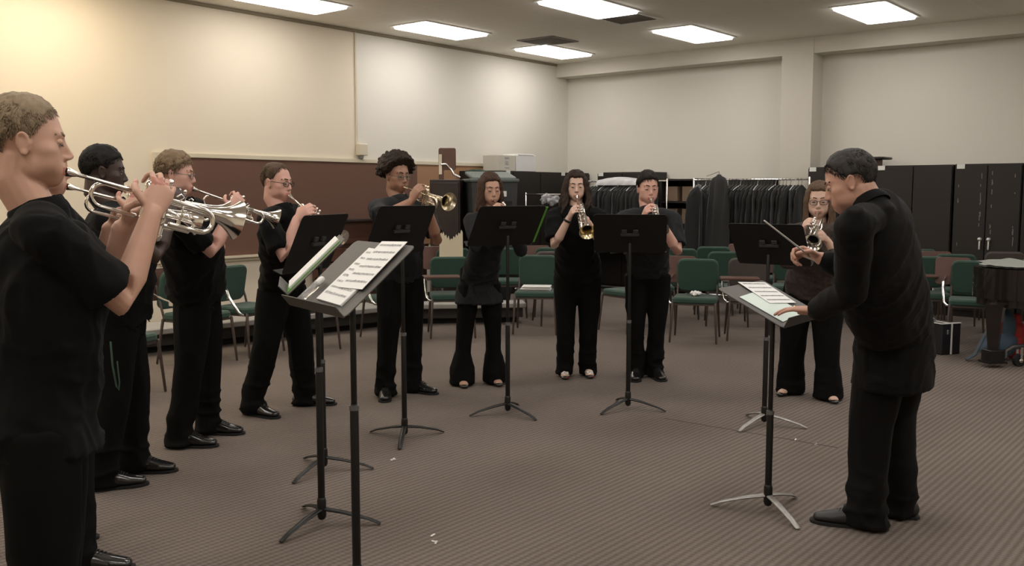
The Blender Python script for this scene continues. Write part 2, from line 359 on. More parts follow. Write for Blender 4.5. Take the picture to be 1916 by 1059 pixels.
#@@PROPS
# ------------------------------------------------------------------ big furniture along the walls
def cabinet(px0, px1, ytop, label, doors=2, dp=.55, off=0.02, streak=False, plate=True, name='wardrobe_cabinet', handle=True):
    Yf = YB - dp - off
    x0, _ = XonY(px0, Yf); x1, _ = XonY(px1, Yf); _, z1 = XonY((px0 + px1) / 2, Yf, ytop)
    c = ((x0 + x1) / 2, Yf + dp / 2, 0); t = empty(name, c, label, 'cabinet', world=True); w = (x1 - x0) / 2
    obj('body', Geo().box((c[0], c[1] + .01, z1 / 2), (w, dp / 2 - .01, z1 / 2)), M_cab, t, smooth=False)
    for k in range(doors):
        dw = 2 * w / doors; xc = x0 + dw * (k + .5)
        d = obj('door', Geo().rbox((xc, Yf + .002, z1 / 2 + .03), (dw / 2 - .006, z1 / 2 - .05, .012), .004, np.array([[1, 0, 0], [0, 0, 1], [0, -1, 0]]), 1), M_cab, t, smooth=False)
        if handle:
            s = 1 if k % 2 == 0 else -1; hx = xc + s * (dw / 2 - .05)
            h = obj('handle', Geo().tube([(hx, Yf - .012, .97), (hx, Yf - .05, .97)], .022).tube([(hx, Yf - .03, .95), (hx, Yf - .035, .85)], .010), mat('bright_handle', (.75, .75, .72), .35, .3), d)
            h.matrix_parent_inverse = Matrix.Identity(4); h.location = -Vector(t['_w']) * 0
            h.data.transform(Matrix.Translation(-Vector(t['_w'])))
        if streak:
            gg = Geo(); random.seed(k + int(px0))
            for q in range(16):
                zz = random.uniform(.9, z1 - .08); gg.box((xc + random.choice((-.13, .12)) + random.uniform(-.006, .006), Yf - .0105, zz), (.004, .0006, random.uniform(.008, .035)))
            ss = obj('paint_scuffs', gg, mat('grey_scuff', (.2, .19, .17), .8), d, smooth=False); ss.data.transform(Matrix.Translation(-Vector(t['_w'])))
    if plate: obj('number_plate', Geo().box((x0 + .07, Yf - .013, z1 - .03), (.045, .003, .028)), M_white, t, smooth=False)
    return x0, x1, Yf, z1
cabinet(1118, 1213, 322, 'dark cabinet behind the rack of gowns at centre', handle=False)
cabinet(1362, 1438, 334, 'dark low cabinet hidden behind the right rack of gowns', off=.03, handle=False, plate=False)
cA = cabinet(1511, 1633, 312, 'dark cabinet between the right garment rack and the conductor head', handle=False)
cabinet(1638, 1781, 309, 'wide plain dark cabinet behind the conductor back', handle=False)
cabinet(1785, 1911, 306, 'dark cabinet with scuffed doors and a bright handle pair near the piano', streak=True)
cabinet(1913, 2045, 304, 'dark cabinet at the right edge with long scuff streaks', streak=True)
# plank stack on the cabinet
p = PD(1622, 305, 12.0); x0, _ = XonY(1600, cA[2] + .2); x1, _ = XonY(1652, cA[2] + .2)
obj('wooden_box', Geo().rbox((0, 0, 0), ((x1 - x0) / 2 * .9, .16, .045), .01), mat('wood_box', (.2, .12, .08), .6), None, at=((x0 + x1) / 2 - .05, cA[2] + .2, cA[3] + .046), smooth=True)
tag(bpy.data.objects['wooden_box'], 'brown wooden box on top of a cabinet above the conductor', 'box')
o = obj('dark_tabletop', Geo().rbox((0, 0, 0), ((x1 - x0) / 2 + .05, .22, .015), .08), M_darkwood, None, at=((x0 + x1) / 2, cA[2] + .22, cA[3] + .107)); tag(o, 'dark round-cornered board lying on the brown wooden box', 'board')

# open shelf with brown cartons
def open_shelf():
    Yf = YB - .6; x0, _ = XonY(1236, Yf); x1, _ = XonY(1300, Yf); _, z1 = XonY(1260, Yf, 334)
    t = empty('open_shelf_unit', ((x0 + x1) / 2, Yf + .25, 0), 'black open shelf unit holding brown cartons between the racks', 'shelf', world=True)
    g = Geo()
    for x in (x0, x1): g.box((x, Yf + .25, z1 / 2), (.015, .25, z1 / 2))
    g.box(((x0 + x1) / 2, Yf + .49, z1 / 2), ((x1 - x0) / 2, .01, z1 / 2)); obj('side_panel', g, M_cab, t, smooth=False)
    for k in range(6):
        z = .06 + k * (z1 - .08) / 5; obj('shelf', Geo().box(((x0 + x1) / 2, Yf + .25, z), ((x1 - x0) / 2 - .01, .24, .012)), M_cab, t, smooth=False)
        if 1 <= k < 5:
            n = 2
            for q in range(n):
                w = (x1 - x0) / n; xx = x0 + w * (q + .5)
                b = obj('carton', Geo().rbox((0, 0, 0), (w * .36, .17, .11), .005), mat('brown_cardboard', (.20, .135, .09), .8), None, at=(xx, Yf + .24, z + .124), smooth=True)
                tag(b, 'brown carton on the %s shelf of the black shelf unit, %s side' % (['', 'second', 'third', 'fourth', 'fifth'][k], 'left' if q == 0 else 'right'), 'box', 'cartons in the shelf unit')
open_shelf()

# lockers in the corner on the left wall, white boxes on top
yl0, _ = YonX(905, XL + .5); yl1 = YB - .06
_, zl = YonX(985, XL + .5, 321)
t = empty('locker_bank', (XL + .25, (yl0 + yl1) / 2, 0), 'long black locker bank in the far corner below the white carton', 'locker', world=True)
obj('body', Geo().box((XL + .25, (yl0 + yl1) / 2, zl / 2), (.235, (yl1 - yl0) / 2, zl / 2)), M_cab, t, smooth=False)
nd = 4
for k in range(nd):
    w = (yl1 - yl0) / nd; obj('door', Geo().box((XL + .495, yl0 + w * (k + .5), zl / 2 + .03), (.009, w / 2 - .008, zl / 2 - .05)), M_cab, t, smooth=False)
for yq in (yl0 + .55, yl1 - .75): obj('number_plate', Geo().box((XL + .507, yq, zl - .02), (.004, .045, .03)), M_white, t, smooth=False)
def onlock(px0, px1, ztop, ybot_off, label, name, m, hh, dz=0):
    a, _ = YonX(px0, XL + .4); b, _ = YonX(px1, XL + .4)
    o = obj(name, Geo().rbox((0, 0, 0), ((.3) / 2, (b - a) / 2, hh / 2), .015), m, None, at=(XL + .3, (a + b) / 2, zl + hh / 2 + .001 + dz)); tag(o, label, 'box'); return o, (a + b) / 2, (b - a) / 2
o, yc, hw = onlock(927, 960, 0, 0, 'cream cardboard carton with dark print on the corner lockers', 'cardboard_carton', mat('cream_card', (.55, .52, .45), .8), .24)
g = Geo()
for k, (w, z) in enumerate(((.05, .075), (.035, .02), (.035, .0), (.035, -.02), (.05, -.07))): g.box((.152, 0, z), (.001, w, .006 if k else .012))
obj('printed_marks', g, M_ink, o, smooth=False)
o, _, _ = onlock(961, 998, 0, 0, 'rounded white plastic box next to the cream carton on the lockers', 'white_storage_box', mat('white_tub', (.7, .7, .7), .4), .25)
obj('lid', Geo().rbox((0, 0, .13), (.155, .205, .012), .03), M_white, o)

# tall brown cabinet with a tablet-arm unit on it
def stand_cabinet():
    a = PG(811, 600); f = 12.4
    c = PD(840, 358, f); c[2] = 0
    z1 = PD(840, 336, f - .25)[2]; w = .20
    ax = np.array([D(98), D(8), UP])
    t = empty('tall_cabinet', c, 'tall dark brown wood cabinet beside the tan cork board', 'cabinet', world=True)
    obj('body', Geo().rbox(c + UP * z1 / 2, (w, .25, z1 / 2), .01, ax), M_darkwood, t)
    obj('door', Geo().rbox(c + UP * (z1 / 2) - ax[1] * .255, (w - .02, .008, z1 / 2 - .04), .004, ax), M_darkwood, t)
    # spare tablet arm
    b = c - ax[0] * .02 + UP * (z1 + .001)
    s = empty('spare_tablet_arm', b, 'brown tablet desk with bent chrome arm standing on the tall cabinet', 'tablet arm', world=True)
    up = PD(838, 290, f)[2]
    obj('tablet', Geo().rbox(b + ax[0] * -.0 + UP * (.27), (.115, .145, .012), .03, np.array([ax[0], UP, ax[1]])), M_tablet, s)
    obj('bracket', Geo().box(b - ax[0] * .085 - ax[1] * .02 + UP * .20, (.02, .012, .13), ax), M_chrome, s, smooth=False)
    q = b - ax[1] * .03 + UP * .2
    obj('chrome_arm', Geo().tube([q - ax[0] * .07, q + ax[0] * .0, q + ax[0] * .06 - UP * .07, q + ax[0] * .09 - UP * .13, q + ax[0] * .17 - UP * .17], .014), M_chrome, s)
    obj('post', Geo().box(b - ax[0] * .08 + UP * .07, (.03, .02, .07), ax), M_tablet, s, smooth=False)
stand_cabinet()

# big grey wheeled bin with lid and label (instrument locker cart)
def cart():
    f = 12.3; c = PD(917, 358, f); c[2] = 0; ax = np.array([D(75), D(-15), UP])
    t = empty('wheeled_bin', c, 'large dark grey wheeled bin with sloping grey green lid and white label', 'bin', world=True)
    zt = PD(912, 325, f)[2]
    g = Geo(); m = [(-.24, .0), (.24, .0)]
    prof = [(.22, .16, .10), (.27, .22, .6), (.30, .26, zt - .12), (.305, .265, zt - .10)]
    for k in range(len(prof) - 1):
        a, b = prof[k], prof[k + 1]
        v = [c + ax[0] * sx * q[0] + ax[1] * sy * q[1] + UP * q[2] for q in (a, b) for sx, sy in ((-1, -1), (1, -1), (1, 1), (-1, 1))]
        g.add(v, [(0, 1, 5, 4), (1, 2, 6, 5), (2, 3, 7, 6), (3, 0, 4, 7), (3, 2, 1, 0), (4, 5, 6, 7)])
    obj('body', g, mat('dark_grey_plastic', (.035, .037, .04), .5), t, smooth=False)
    g = Geo().rbox(c + UP * (zt - .09), (.325, .28, .022), .03, ax)
    top = np.array([ax[0], nrm(ax[1] + UP * .18), np.cross(ax[0], nrm(ax[1] + UP * .18))])
    g.rbox(c + UP * (zt - .03) - ax[1] * .02, (.295, .25, .02), .05, top)
    obj('lid', g, mat('grey_green_plastic', (.10, .125, .115), .45), t)
    obj('label_plate', Geo().box(c - ax[1] * .272 + ax[0] * .10 + UP * (zt - .26), (.05, .004, .035), ax), M_white, t, smooth=False)
    obj('handle', Geo().box(c - ax[1] * .275 + ax[0] * .06 + UP * (zt - .38), (.16, .012, .03), ax), M_rubber, t, smooth=False)
    for sx in (-1, 1):
        for sy in (-1, 1):
            p = c + ax[0] * sx * .17 + ax[1] * sy * .14 + UP * .05
            obj('caster', Geo().tube([p - ax[1] * .015, p + ax[1] * .015], .05, n=16, cap=0), M_rubber, t)
    # dark green bag on the cabinet beside it
    q = PD(895, 318, f + .35)
    g = Geo()
    for k in range(6): g.ell(q + ax[0] * (-.12 + .055 * k) + UP * (-.035 + .012 * math.sin(k)), (.07, .09, .035), ax)
    me = remesh(g, .012, 2); P = mco(me); setco(me, P + mno(me) * ((vnoise(P * 25) - .5) * .015)[:, None])
    o = mobj('folded_jacket', me, mat('dark_green_cloth', (.012, .03, .015), .9), None); tag(o, 'dark green folded jacket lying above the grey bin', 'jacket')
cart()

# upright piano against the tackboard
def upright():
    y0, _ = YonX(636, XL + .62); y1, _ = YonX(800, XL + .62); z1 = 1.17
    t = empty('upright_piano', (XL + .33, (y0 + y1) / 2, 0), 'low brown upright piano standing against the tackboard', 'piano', world=True); yc, hw = (y0 + y1) / 2, (y1 - y0) / 2
    m = mat('brown_piano_wood', (.075, .032, .022), .35, var=.2, vscale=4, stretch=(1, .4, 4))
    obj('case', Geo().box((XL + .2, yc, z1 / 2), (.14, hw, z1 / 2)).box((XL + .40, yc, .33), (.06, hw, .33)), m, t, smooth=False)
    obj('top_lid', Geo().box((XL + .22, yc, z1 + .012), (.18, hw + .02, .012)), mat('dark_lid', (.03, .02, .02), .4), t, smooth=False)
    obj('key_lid', Geo().box((XL + .46, yc, .80), (.15, hw - .03, .03)).box((XL + .36, yc, .92), (.02, hw - .03, .03)), m, t, smooth=False)
    for s in (-1, 1): obj('arm', Geo().box((XL + .46, yc + s * (hw - .03), .77), (.17, .03, .08)), m, t, smooth=False); obj('leg', Geo().box((XL + .58, yc + s * (hw - .05), .37), (.03, .035, .37)), m, t, smooth=False)
upright()

# ------------------------------------------------------------------ garment racks
def rack(px0, px1, Y, ytop, label, posts=None):
    x0, _ = XonY(px0, Y); x1, _ = XonY(px1, Y); _, zr = XonY((px0 + px1) / 2, Y, ytop)
    t = empty('garment_rack', ((x0 + x1) / 2, Y, 0), label, 'garment rack', world=True)
    obj('rail', Geo().tube([(x0, Y, zr), (x1, Y, zr)], .013), M_chrome, t)
    for x in (x0, x1):
        obj('post', Geo().tube([(x, Y, .09), (x, Y, zr + .02)], .014), M_chrome, t)
        obj('foot_bar', Geo().tube([(x, Y - .25, .09), (x, Y + .25, .09)], .014), M_chrome, t)
        for s in (-.23, .23): obj('caster', Geo().tube([(x - .012, Y + s, .035), (x + .012, Y + s, .035)], .034, n=14, cap=0), M_rubber, t)
    obj('base_bar', Geo().tube([(x0, Y, .09), (x1, Y, .09)], .012), M_chrome, t)
    return x0, x1, zr
def garment_mesh(seed, ln, wide=.23):
    rs = np.random.RandomState(seed); g = Geo(); rows = []; n = 28; zs = [-.07, -.09, -.12, -.17, -.25, -.36, -.48, -.60, -.72, -ln + .04, -ln]
    ph = rs.rand(4) * 6.28; tw = rs.uniform(-.02, .02)
    for k, z in enumerate(zs):
        u = k / (len(zs) - 1); hw = [.03, .05, .12, wide * .86, wide, wide * .98][k] if k < 6 else wide * (1 + .12 * u); th = [.018, .022, .028, .034, .036, .034][k] if k < 6 else .034 + .012 * u
        row = []
        for j in range(n):
            a = 2 * math.pi * j / n; y = hw * math.cos(a); x = th * math.sin(a) + (.010 * math.sin(y * 38 + ph[0] + z * 3) + .008 * math.sin(y * 61 + ph[1])) * min(1, u * 2.5) + tw * u
            row.append((x, y, z))
        rows += row
    f = [(k * n + j, (k + 1) * n + j, (k + 1) * n + (j + 1) % n, k * n + (j + 1) % n) for k in range(len(zs) - 1) for j in range(n)]
    f += [tuple(range(n)), tuple(range((len(zs) - 1) * n, len(zs) * n))[::-1]]
    return g.add(rows, f)
def make_garment(seed, ln, m, hm, wide=.23):
    t = empty('hanging_gown'); obj('gown', garment_mesh(seed, ln, wide), m, t, sharp=70)
    g = Geo().tube([(0, .02, -.012), (0, .016, .018), (0, -.01, .022), (0, -.02, .008)], .003, n=6, cap=1).tube([(0, .02, -.012), (0, 0, -.07)], .0035, n=6)
    g.tube([(0, -.17, -.135), (0, -.09, -.095), (0, 0, -.066), (0, .09, -.095), (0, .17, -.135)], .006, n=6)
    obj('hanger', g, hm, t); return t
wh = mat('white_hanger', (.7, .7, .7), .4)
protos = [make_garment(s, ln, M_gown if s % 3 else mat('black_gown_cloth', (.008, .008, .009), .85, sheen=.1), wh if s == 3 else mat('grey_hanger', (.10, .10, .10), .4), wd) for s, ln, wd in ((1, .98, .22), (2, 1.05, .24), (3, .92, .21), (4, 1.08, .23), (5, 1.0, .2))]
gcount = 0
def fill(x0, x1, Y, zr, step, label, group, skip=()):
    global gcount
    x = x0; k = 0; rs = random.Random(int(px0 * 10))
    while x < x1:
        pr = protos[gcount % 5]
        o = pr if gcount < 5 else copy_tree(pr)
        o.location = (x, Y, zr - .008); o.rotation_euler = (0, 0, rs.uniform(-.14, .14)); tag(o, label, 'gown', group)
        gcount += 1; x += step * rs.uniform(.85, 1.15); k += 1
x0, x1, zr = rack(1085, 1248, YB - .95, 339, 'chrome garment rack of short dark gowns at the centre of the back wall')
fill(x0 + .08, x1 - .25, YB - .95, zr, .050, 'dark gown packed on the centre garment rack', 'gowns on the centre rack')
# white plastic sheet over the centre rack
def film_mat():
    m = bpy.data.materials.new('clear_film'); m.use_nodes = True; nt = m.node_tree; b = nt.nodes['Principled BSDF']; b.inputs['Base Color'].default_value = (.5, .5, .52, 1); b.inputs['Roughness'].default_value = .25; b.inputs['Alpha'].default_value = .16; return m
def film(name, x0, x1, Y, z0, z1, dy, label, sag, m):
    nx, nz = 24, 8; v = []; g = Geo(); rs = np.random.RandomState(int(abs(x0) * 100))
    for side in (-1, 1):
        for i in range(nx + 1):
            for j in range(nz + 1):
                u, w = i / nx, j / nz; top = z1 + sag * math.sin(math.pi * u)
                v.append((x0 + (x1 - x0) * u, Y + side * (dy * math.sin(w * 1.5) + .004) + .012 * math.sin(u * 30 + w * 4 + side), top - (top - z0) * w ** 1.4))
    v = np.array(v); k = (nx + 1) * (nz + 1); f = []
    for s in (0, k):
        for i in range(nx):
            for j in range(nz): a = s + i * (nz + 1) + j; f.append((a, a + 1, a + nz + 2, a + nz + 1))
    for i in range(nx): a = i * (nz + 1); f.append((a, a + nz + 1, a + k + nz + 1, a + k))
    g.add(v, f); o = obj(name, g, m, None, loc=((x0 + x1) / 2, Y, z0), sharp=180); tag(o, label, 'plastic sheet'); return o
M_film = mat('white_film', (.72, .72, .74), .3, trans=.3)
xa, _ = XonY(1120, YB - .95); xb, _ = XonY(1203, YB - .95)
film('plastic_cover_sheet', xa, xb, YB - .95, zr - .06, zr + .02, .09, 'white plastic sheet draped over the centre garment rail', .045, M_film)
x0, x1, zr = rack(1298, 1514, YB - 1.0, 336, 'long chrome garment rack full of black gowns behind the right stands')
fill(x0 + .07, x1 - .06, YB - 1.0, zr, .052, 'black gown packed on the long right garment rack', 'gowns on the right rack')
fill(x0 + .24, x0 + .29, YB - 1.35, zr - .02, .2, 'black gown at the near left end of the right rack', 'gown at rack end')
g2 = garment_mesh(9, 1.15, .2)
xg, _ = XonY(1345, YB - 1.28); o = empty('hanging_cloak', (xg, YB - 1.28, zr + .14), 'tall black cloak hooked over the front of the right rack', 'cloak', rz=R_(70))
obj('cloak', g2, M_gown, o, sharp=70); obj('hook', Geo().tube([(0, 0, -.07), (0, 0, -.03), (0, .12, -.06), (0, .25, -.09)], .005, n=6), M_chrome, o)
xg, _ = XonY(1313, YB - 1.2); film('clear_garment_bag', xg - .05, xg + .05, YB - 1.3, zr - .95, zr - .08, .03, 'clear plastic garment bag hanging at the left of the right rack', .02, film_mat())
# bare chrome rail with a plastic bag in the corner
x0, x1, zr = rack(984, 1062, YB - 1.9, 364, 'bare chrome rail stand in front of the corner lockers')
g = Geo(); xb_, _ = XonY(1028, YB - 1.9); q = np.array([xb_, YB - 1.9, zr - .075])
for k in range(5): g.ell(q + V(-.09 + .045 * k, 0, 0) + UP * (.03 * math.sin(k * 1.6)), (.05, .05, .06))
me = remesh(g, .012, 1); P = mco(me); setco(me, P + mno(me) * ((vnoise(P * 40) - .5) * .05)[:, None])
o = mobj('crumpled_plastic_bag', me, mat('bag_film', (.6, .6, .62), .2, trans=.4), None); tag(o, 'crumpled clear plastic bag hanging under the bare chrome rail', 'bag')

# ------------------------------------------------------------------ chairs
def chair_parts(t, fabric, frame=M_legbrown):
    ax2 = np.array([[1, 0, 0], [0, 1, 0], [0, 0, 1.0]])
    obj('seat', Geo().rbox((0, 0, .435), (.225, .215, .032), .06, ax2), fabric, t)
    b = np.array([[1, 0, 0], [0, -.20, .98], [0, .98, .20]])
    obj('backrest', Geo().rbox((0, .235, .665), (.215, .175, .026), .07, b), fabric, t)
    for s in (-1, 1):
        obj('leg', Geo().tube([(s * .215, -.20, .405), (s * .235, -.235, .012)], [(.014, .014), (.011, .011)], n=10), frame, t)
        obj('leg', Geo().tube([(s * .215, .20, .405), (s * .235, .27, .012)], [(.014, .014), (.011, .011)], n=10), frame, t)
        obj('back_post', Geo().tube([(s * .205, .19, .40), (s * .208, .225, .52), (s * .20, .285, .70)], .011, n=8), frame, t)
    obj('seat_frame', Geo().box((0, 0, .396), (.21, .20, .009)), frame, t, smooth=False)
def tablet_parts(t, up):
    obj('chrome_arm', Geo().tube([(-.20, -.16, .40), (-.245, -.17, .405), (-.268, -.15, .43), (-.278, -.10, .50), (-.285, -.05, .57), (-.285, -.02, .63)], .0135), M_chrome, t)
    if up == 1:   # tablet in use, flat
        obj('tablet', Geo().rbox((-.12, -.16, .655), (.20, .13, .009), .04), M_tablet, t); obj('tablet_bracket', Geo().box((-.25, -.10, .625), (.025, .06, .012)), M_chrome, t, smooth=False)
    else:         # folded down beside the seat
        obj('tablet', Geo().rbox((-.20, .325, .715), (.17, .145, .009), .04, np.array([[1, 0, 0], [0, .12, .99], [0, -.99, .12]])), M_tablet, t); obj('tablet_bracket', Geo().box((-.287, .0, .60), (.008, .03, .05)).tube([(-.285, .0, .58), (-.285, .16, .62), (-.26, .31, .66)], .009), M_chrome, t, smooth=False)
def mk(kind):
    t = empty('tablet_arm_chair' if kind else 'stacking_chair')
    chair_parts(t, M_greygreen if kind == 3 else M_green)
    if kind: tablet_parts(t, 1 if kind in (1, 3) else 0)
    return t
CH = {}
def chair(px, py, az, label, kind=0, group='green padded chairs around the room'):
    p = PG(px, py) - D(az) * .235         # px, py: middle of its front legs
    if kind not in CH: CH[kind] = mk(kind); o = CH[kind]
    else: o = copy_tree(CH[kind])
    d = D(az); o.location = (p[0], p[1], 0); o.rotation_euler = (0, 0, math.atan2(d[1], d[0]) + math.pi / 2)
    tag(o, label, 'chair', group); return p
#@@CHAIRS
chair(408, 683, 118, 'green tablet chair directly behind the fair-haired player with glasses', 2)
chair(500, 664, 118, 'green chair between the second and third bespectacled players, its backrest fully seen', 2)
chair(268, 745, 112, 'green chair glimpsed between the two players behind the nearest one', 2)
chair(604, 660, 125, 'green chair behind the two nearest music stands', 0)
chair(748, 640, 150, 'green tablet chair right beside the curly haired player', 2)
chair(848, 634, 172, 'green chair with lowered brown tablet, left of the long-haired slim player', 1)
p_pap = chair(1000, 627, 186, 'green chair holding a stack of white paper', 0)
chair(1050, 610, 170, 'taupe chair half hidden behind the player with the gold bell', 3)
p_bag = chair(1146, 622, 235, 'green chair turned sideways between two players, a bag hanging on it', 0)
p_tis = chair(1296, 643, 196, 'green chair with a crumpled white tissue on the seat', 2)
chair(1404, 640, 190, 'taupe tablet chair behind the conductor stand, its tablet raised flat', 3)
chair(1360, 612, 190, 'green chair seen between the tissue chair and the taupe tablet chair', 0)
chair(1480, 612, 196, 'green chair behind the short player in the lace blouse', 2)
chair(1270, 598, 190, 'green chair in the far row behind the tissue chair', 2)
chair(1225, 612, 184, 'green chair behind the last player in the row of stands', 0)
chair(1335, 590, 190, 'green chair in the farthest row under the right garment rack', 0)
chair(1420, 588, 190, 'green chair in the farthest row behind the empty black stand', 2)
chair(950, 596, 180, 'green chair in the back row behind the paper chair, brown tablet folded', 2)
chair(1036, 594, 180, 'green chair near the corner with folded brown tablet', 2)
p_card = chair(862, 597, 165, 'green chair before the tall brown cabinet', 2)
chair(1736, 632, 196, 'green tablet chair just right of the conductor jacket', 1)
chair(1722, 600, 196, 'green chair behind the tablet chair beside the conductor', 0)
chair(1818, 650, 205, 'green tablet chair between the black case and the grand piano', 2)
chair(1796, 622, 196, 'green chair with brown tablet in front of the cabinet handles', 2)
chair(1890, 612, 196, 'taupe chair behind the grand piano cover', 3)
chair(1560, 605, 196, 'green chair between the lace blouse player and the conductor', 0)
# things on the chairs
def rotbase(az): d = D(az); return np.array([np.cross(d, UP), d, UP])
ax = rotbase(186); c = p_pap + UP * .468
g = Geo(); rs = random.Random(4)
for k in range(8): g.box(c + UP * (.004 + k * .006) + ax[0] * rs.uniform(-.012, .012) + ax[1] * rs.uniform(-.01, .03), (.155, .12, .0028), ax)
o = obj('paper_stack', g, M_paper, None, loc=c, smooth=False); tag(o, 'thick stack of white sheets on a green chair seat', 'paper')
c = p_tis + UP * .50 + D(196) * .02; g = Geo()
for k, (a, b, s) in enumerate(((-.03, 0, .03), (.0, .01, .035), (.03, -.01, .028), (.045, .01, .02), (-.01, -.03, .025))): g.ell(c + V(a, b, 0) - UP * .005, (s, s, s * .8))
me = remesh(g, .006, 1); P = mco(me); setco(me, P + mno(me) * ((vnoise(P * 60) - .5) * .02)[:, None]); o = mobj('crumpled_tissue', me, M_paper, None); tag(o, 'crumpled white tissue on the green chair seat', 'tissue')
# bag hanging on the sideways chair
q = p_bag + D(55) * .30 - UP * 0 + UP * .60 + D(145) * .10; g = Geo()
for k, (x, z, s) in enumerate(((0, .1, .05), (.01, 0, .06), (.0, -.1, .07), (-.01, -.2, .06), (.03, .22, .03), (-.03, .2, .03))): g.ell(q + V(x, 0, z), (s, s * .7, s * 1.4))
me = remesh(g, .01, 2); P = mco(me); setco(me, P + mno(me) * ((vnoise(P * 30) - .5) * .03)[:, None]); o = mobj('cloth_bag', me, mat('dark_plaid_cloth', (.035, .022, .024), .85, var=.6, vscale=40), None); tag(o, 'dark patterned cloth bag hanging from the sideways green chair', 'bag')
# cream cardboard crowns behind the chairs
q = PG(845, 592); q[2] = .70; ax = np.array([D(95), UP, -D(5)]); g = Geo()
pts = []; rs = random.Random(3)
for k in range(19):
    u = k / 18; pts.append((-.125 + .25 * u, (.10 + .0 * u) + abs(u - .5) * .22 - .055 + (.03 if k % 2 else -.012) + rs.uniform(-.008, .008)))
pts = [(-.15 / .125 * .125, -.228)] + [(x * 1.15, y + .20) for x, y in pts] + [(.15, -.228)]; pts = pts[::-1]
m = len(pts); v = [q + ax[0] * x + ax[1] * y - ax[2] * z for z in (-.012, .012) for x, y in pts]
g.add(v, [tuple(range(m))[::-1], tuple(range(m, 2 * m))] + [(i, (i + 1) % m, m + (i + 1) % m, m + i) for i in range(m)])
o = obj('jagged_card_cutout', g, mat('cream_card_cut', (.62, .56, .42), .8, bump=.6, bscale=40), None, loc=q, smooth=False); tag(o, 'cream jagged cardboard cutouts propped on chairs beside the curly haired player', 'cardboard')
# small cream box behind the riser
q = PG(858, 602); o = obj('cream_tub', Geo().rbox((0, 0, .05), (.04, .04, .05), .02), mat('cream_plastic', (.6, .55, .38), .5), None, at=PG(858, 607) + UP * .26 + D(0) * .25); tag(o, 'small cream tub on the shorter riser', 'tub')

# black case with white trim
def hardcase():
    c = PG(1771, 662); ax = np.array([D(70), D(-20), UP]); c = c + ax[1] * .12
    t = empty('equipment_case', c, 'black hard case with white edges standing right of the conductor', 'case', world=True)
    obj('shell', Geo().rbox(c + UP * .15, (.115, .17, .147), .012, ax), mat('black_case_shell', (.012, .011, .014), .4), t)
    g = Geo().box(c + UP * .15 - ax[1] * .172, (.008, .004, .145), ax).box(c + UP * .299, (.008, .17, .003), ax)
    g.box(c + UP * .3 - ax[1] * .16, (.115, .012, .004), ax).box(c + UP * .3 - ax[0] * .11, (.008, .17, .004), ax)
    obj('white_trim', g, M_white, t, smooth=False); obj('latch', Geo().rbox(c + UP * .22 - ax[0] * .05 - ax[1] * .174, (.012, .006, .02), .004, ax), M_chrome, t)
    q = c + UP * .31 - ax[0] * .09
    obj('strap', Geo().tube([q + ax[0] * .05, q + UP * .05 - ax[0] * .02, q + UP * .06 - ax[0] * .07, q - ax[0] * .09 - UP * .09], [(.018, .006)] * 4, ref=ax[1], n=8), M_white, t)
hardcase()

# backpack and red bag by the piano leg
def backpack():
    c = PG(1868, 672); g = Geo(); t = empty('backpack', c, 'blue backpack leaning behind the grand piano leg', 'backpack', world=True)
    ax = np.array([D(95), D(5), UP])
    for x, z, rx, rz in ((0, .16, .15, .16), (.02, .30, .13, .15), (.03, .38, .10, .09), (-.03, .10, .15, .10)): g.ell(c + ax[0] * x + UP * z, (rx * .85, .11, rz), ax)
    g.ell(c + ax[0] * .02 - ax[1] * .09 + UP * .14, (.11, .06, .11), ax)
    me = remesh(g, .012, 3); P = mco(me); P = P + mno(me) * ((vnoise(P * 14) - .5) * .03)[:, None]; P[:, 2] = np.maximum(P[:, 2], .004); setco(me, P)
    mobj('pack_body', me, mat('blue_nylon', (.06, .105, .155), .6, bump=.3, bscale=300), t)
    obj('strap', Geo().tube([c + ax[0] * -.12 - ax[1] * .10 + UP * .33, c - ax[0] * .2 - ax[1] * .12 + UP * .2, c - ax[0] * .26 - ax[1] * .12 + UP * .06, c - ax[0] * .33 - ax[1] * .12 + UP * .015], [(.03, .01)] * 4, ref=ax[1]), mat('grey_blue_webbing', (.05, .07, .09), .7), t)
    obj('top_handle', Geo().tube([c + ax[0] * -.03 + UP * .45, c + UP * .5, c + ax[0] * .05 + UP * .45], .012), M_rubber, t)
    q = c + ax[0] * .165 + ax[1] * .05; g = Geo()
    for z, r in ((.12, .12), (.26, .10), (.36, .06)): g.ell(q + UP * z, (r * .8, r * .7, r), ax)
    me = remesh(g, .012, 3); P = mco(me); P = P + mno(me) * ((vnoise(P * 14, 3) - .5) * .03)[:, None]; P[:, 2] = np.maximum(P[:, 2], .004); setco(me, P)
    o = mobj('red_bag', me, mat('red_nylon', (.42, .03, .03), .6), None); tag(o, 'red bag tucked behind the blue backpack', 'bag')
backpack()

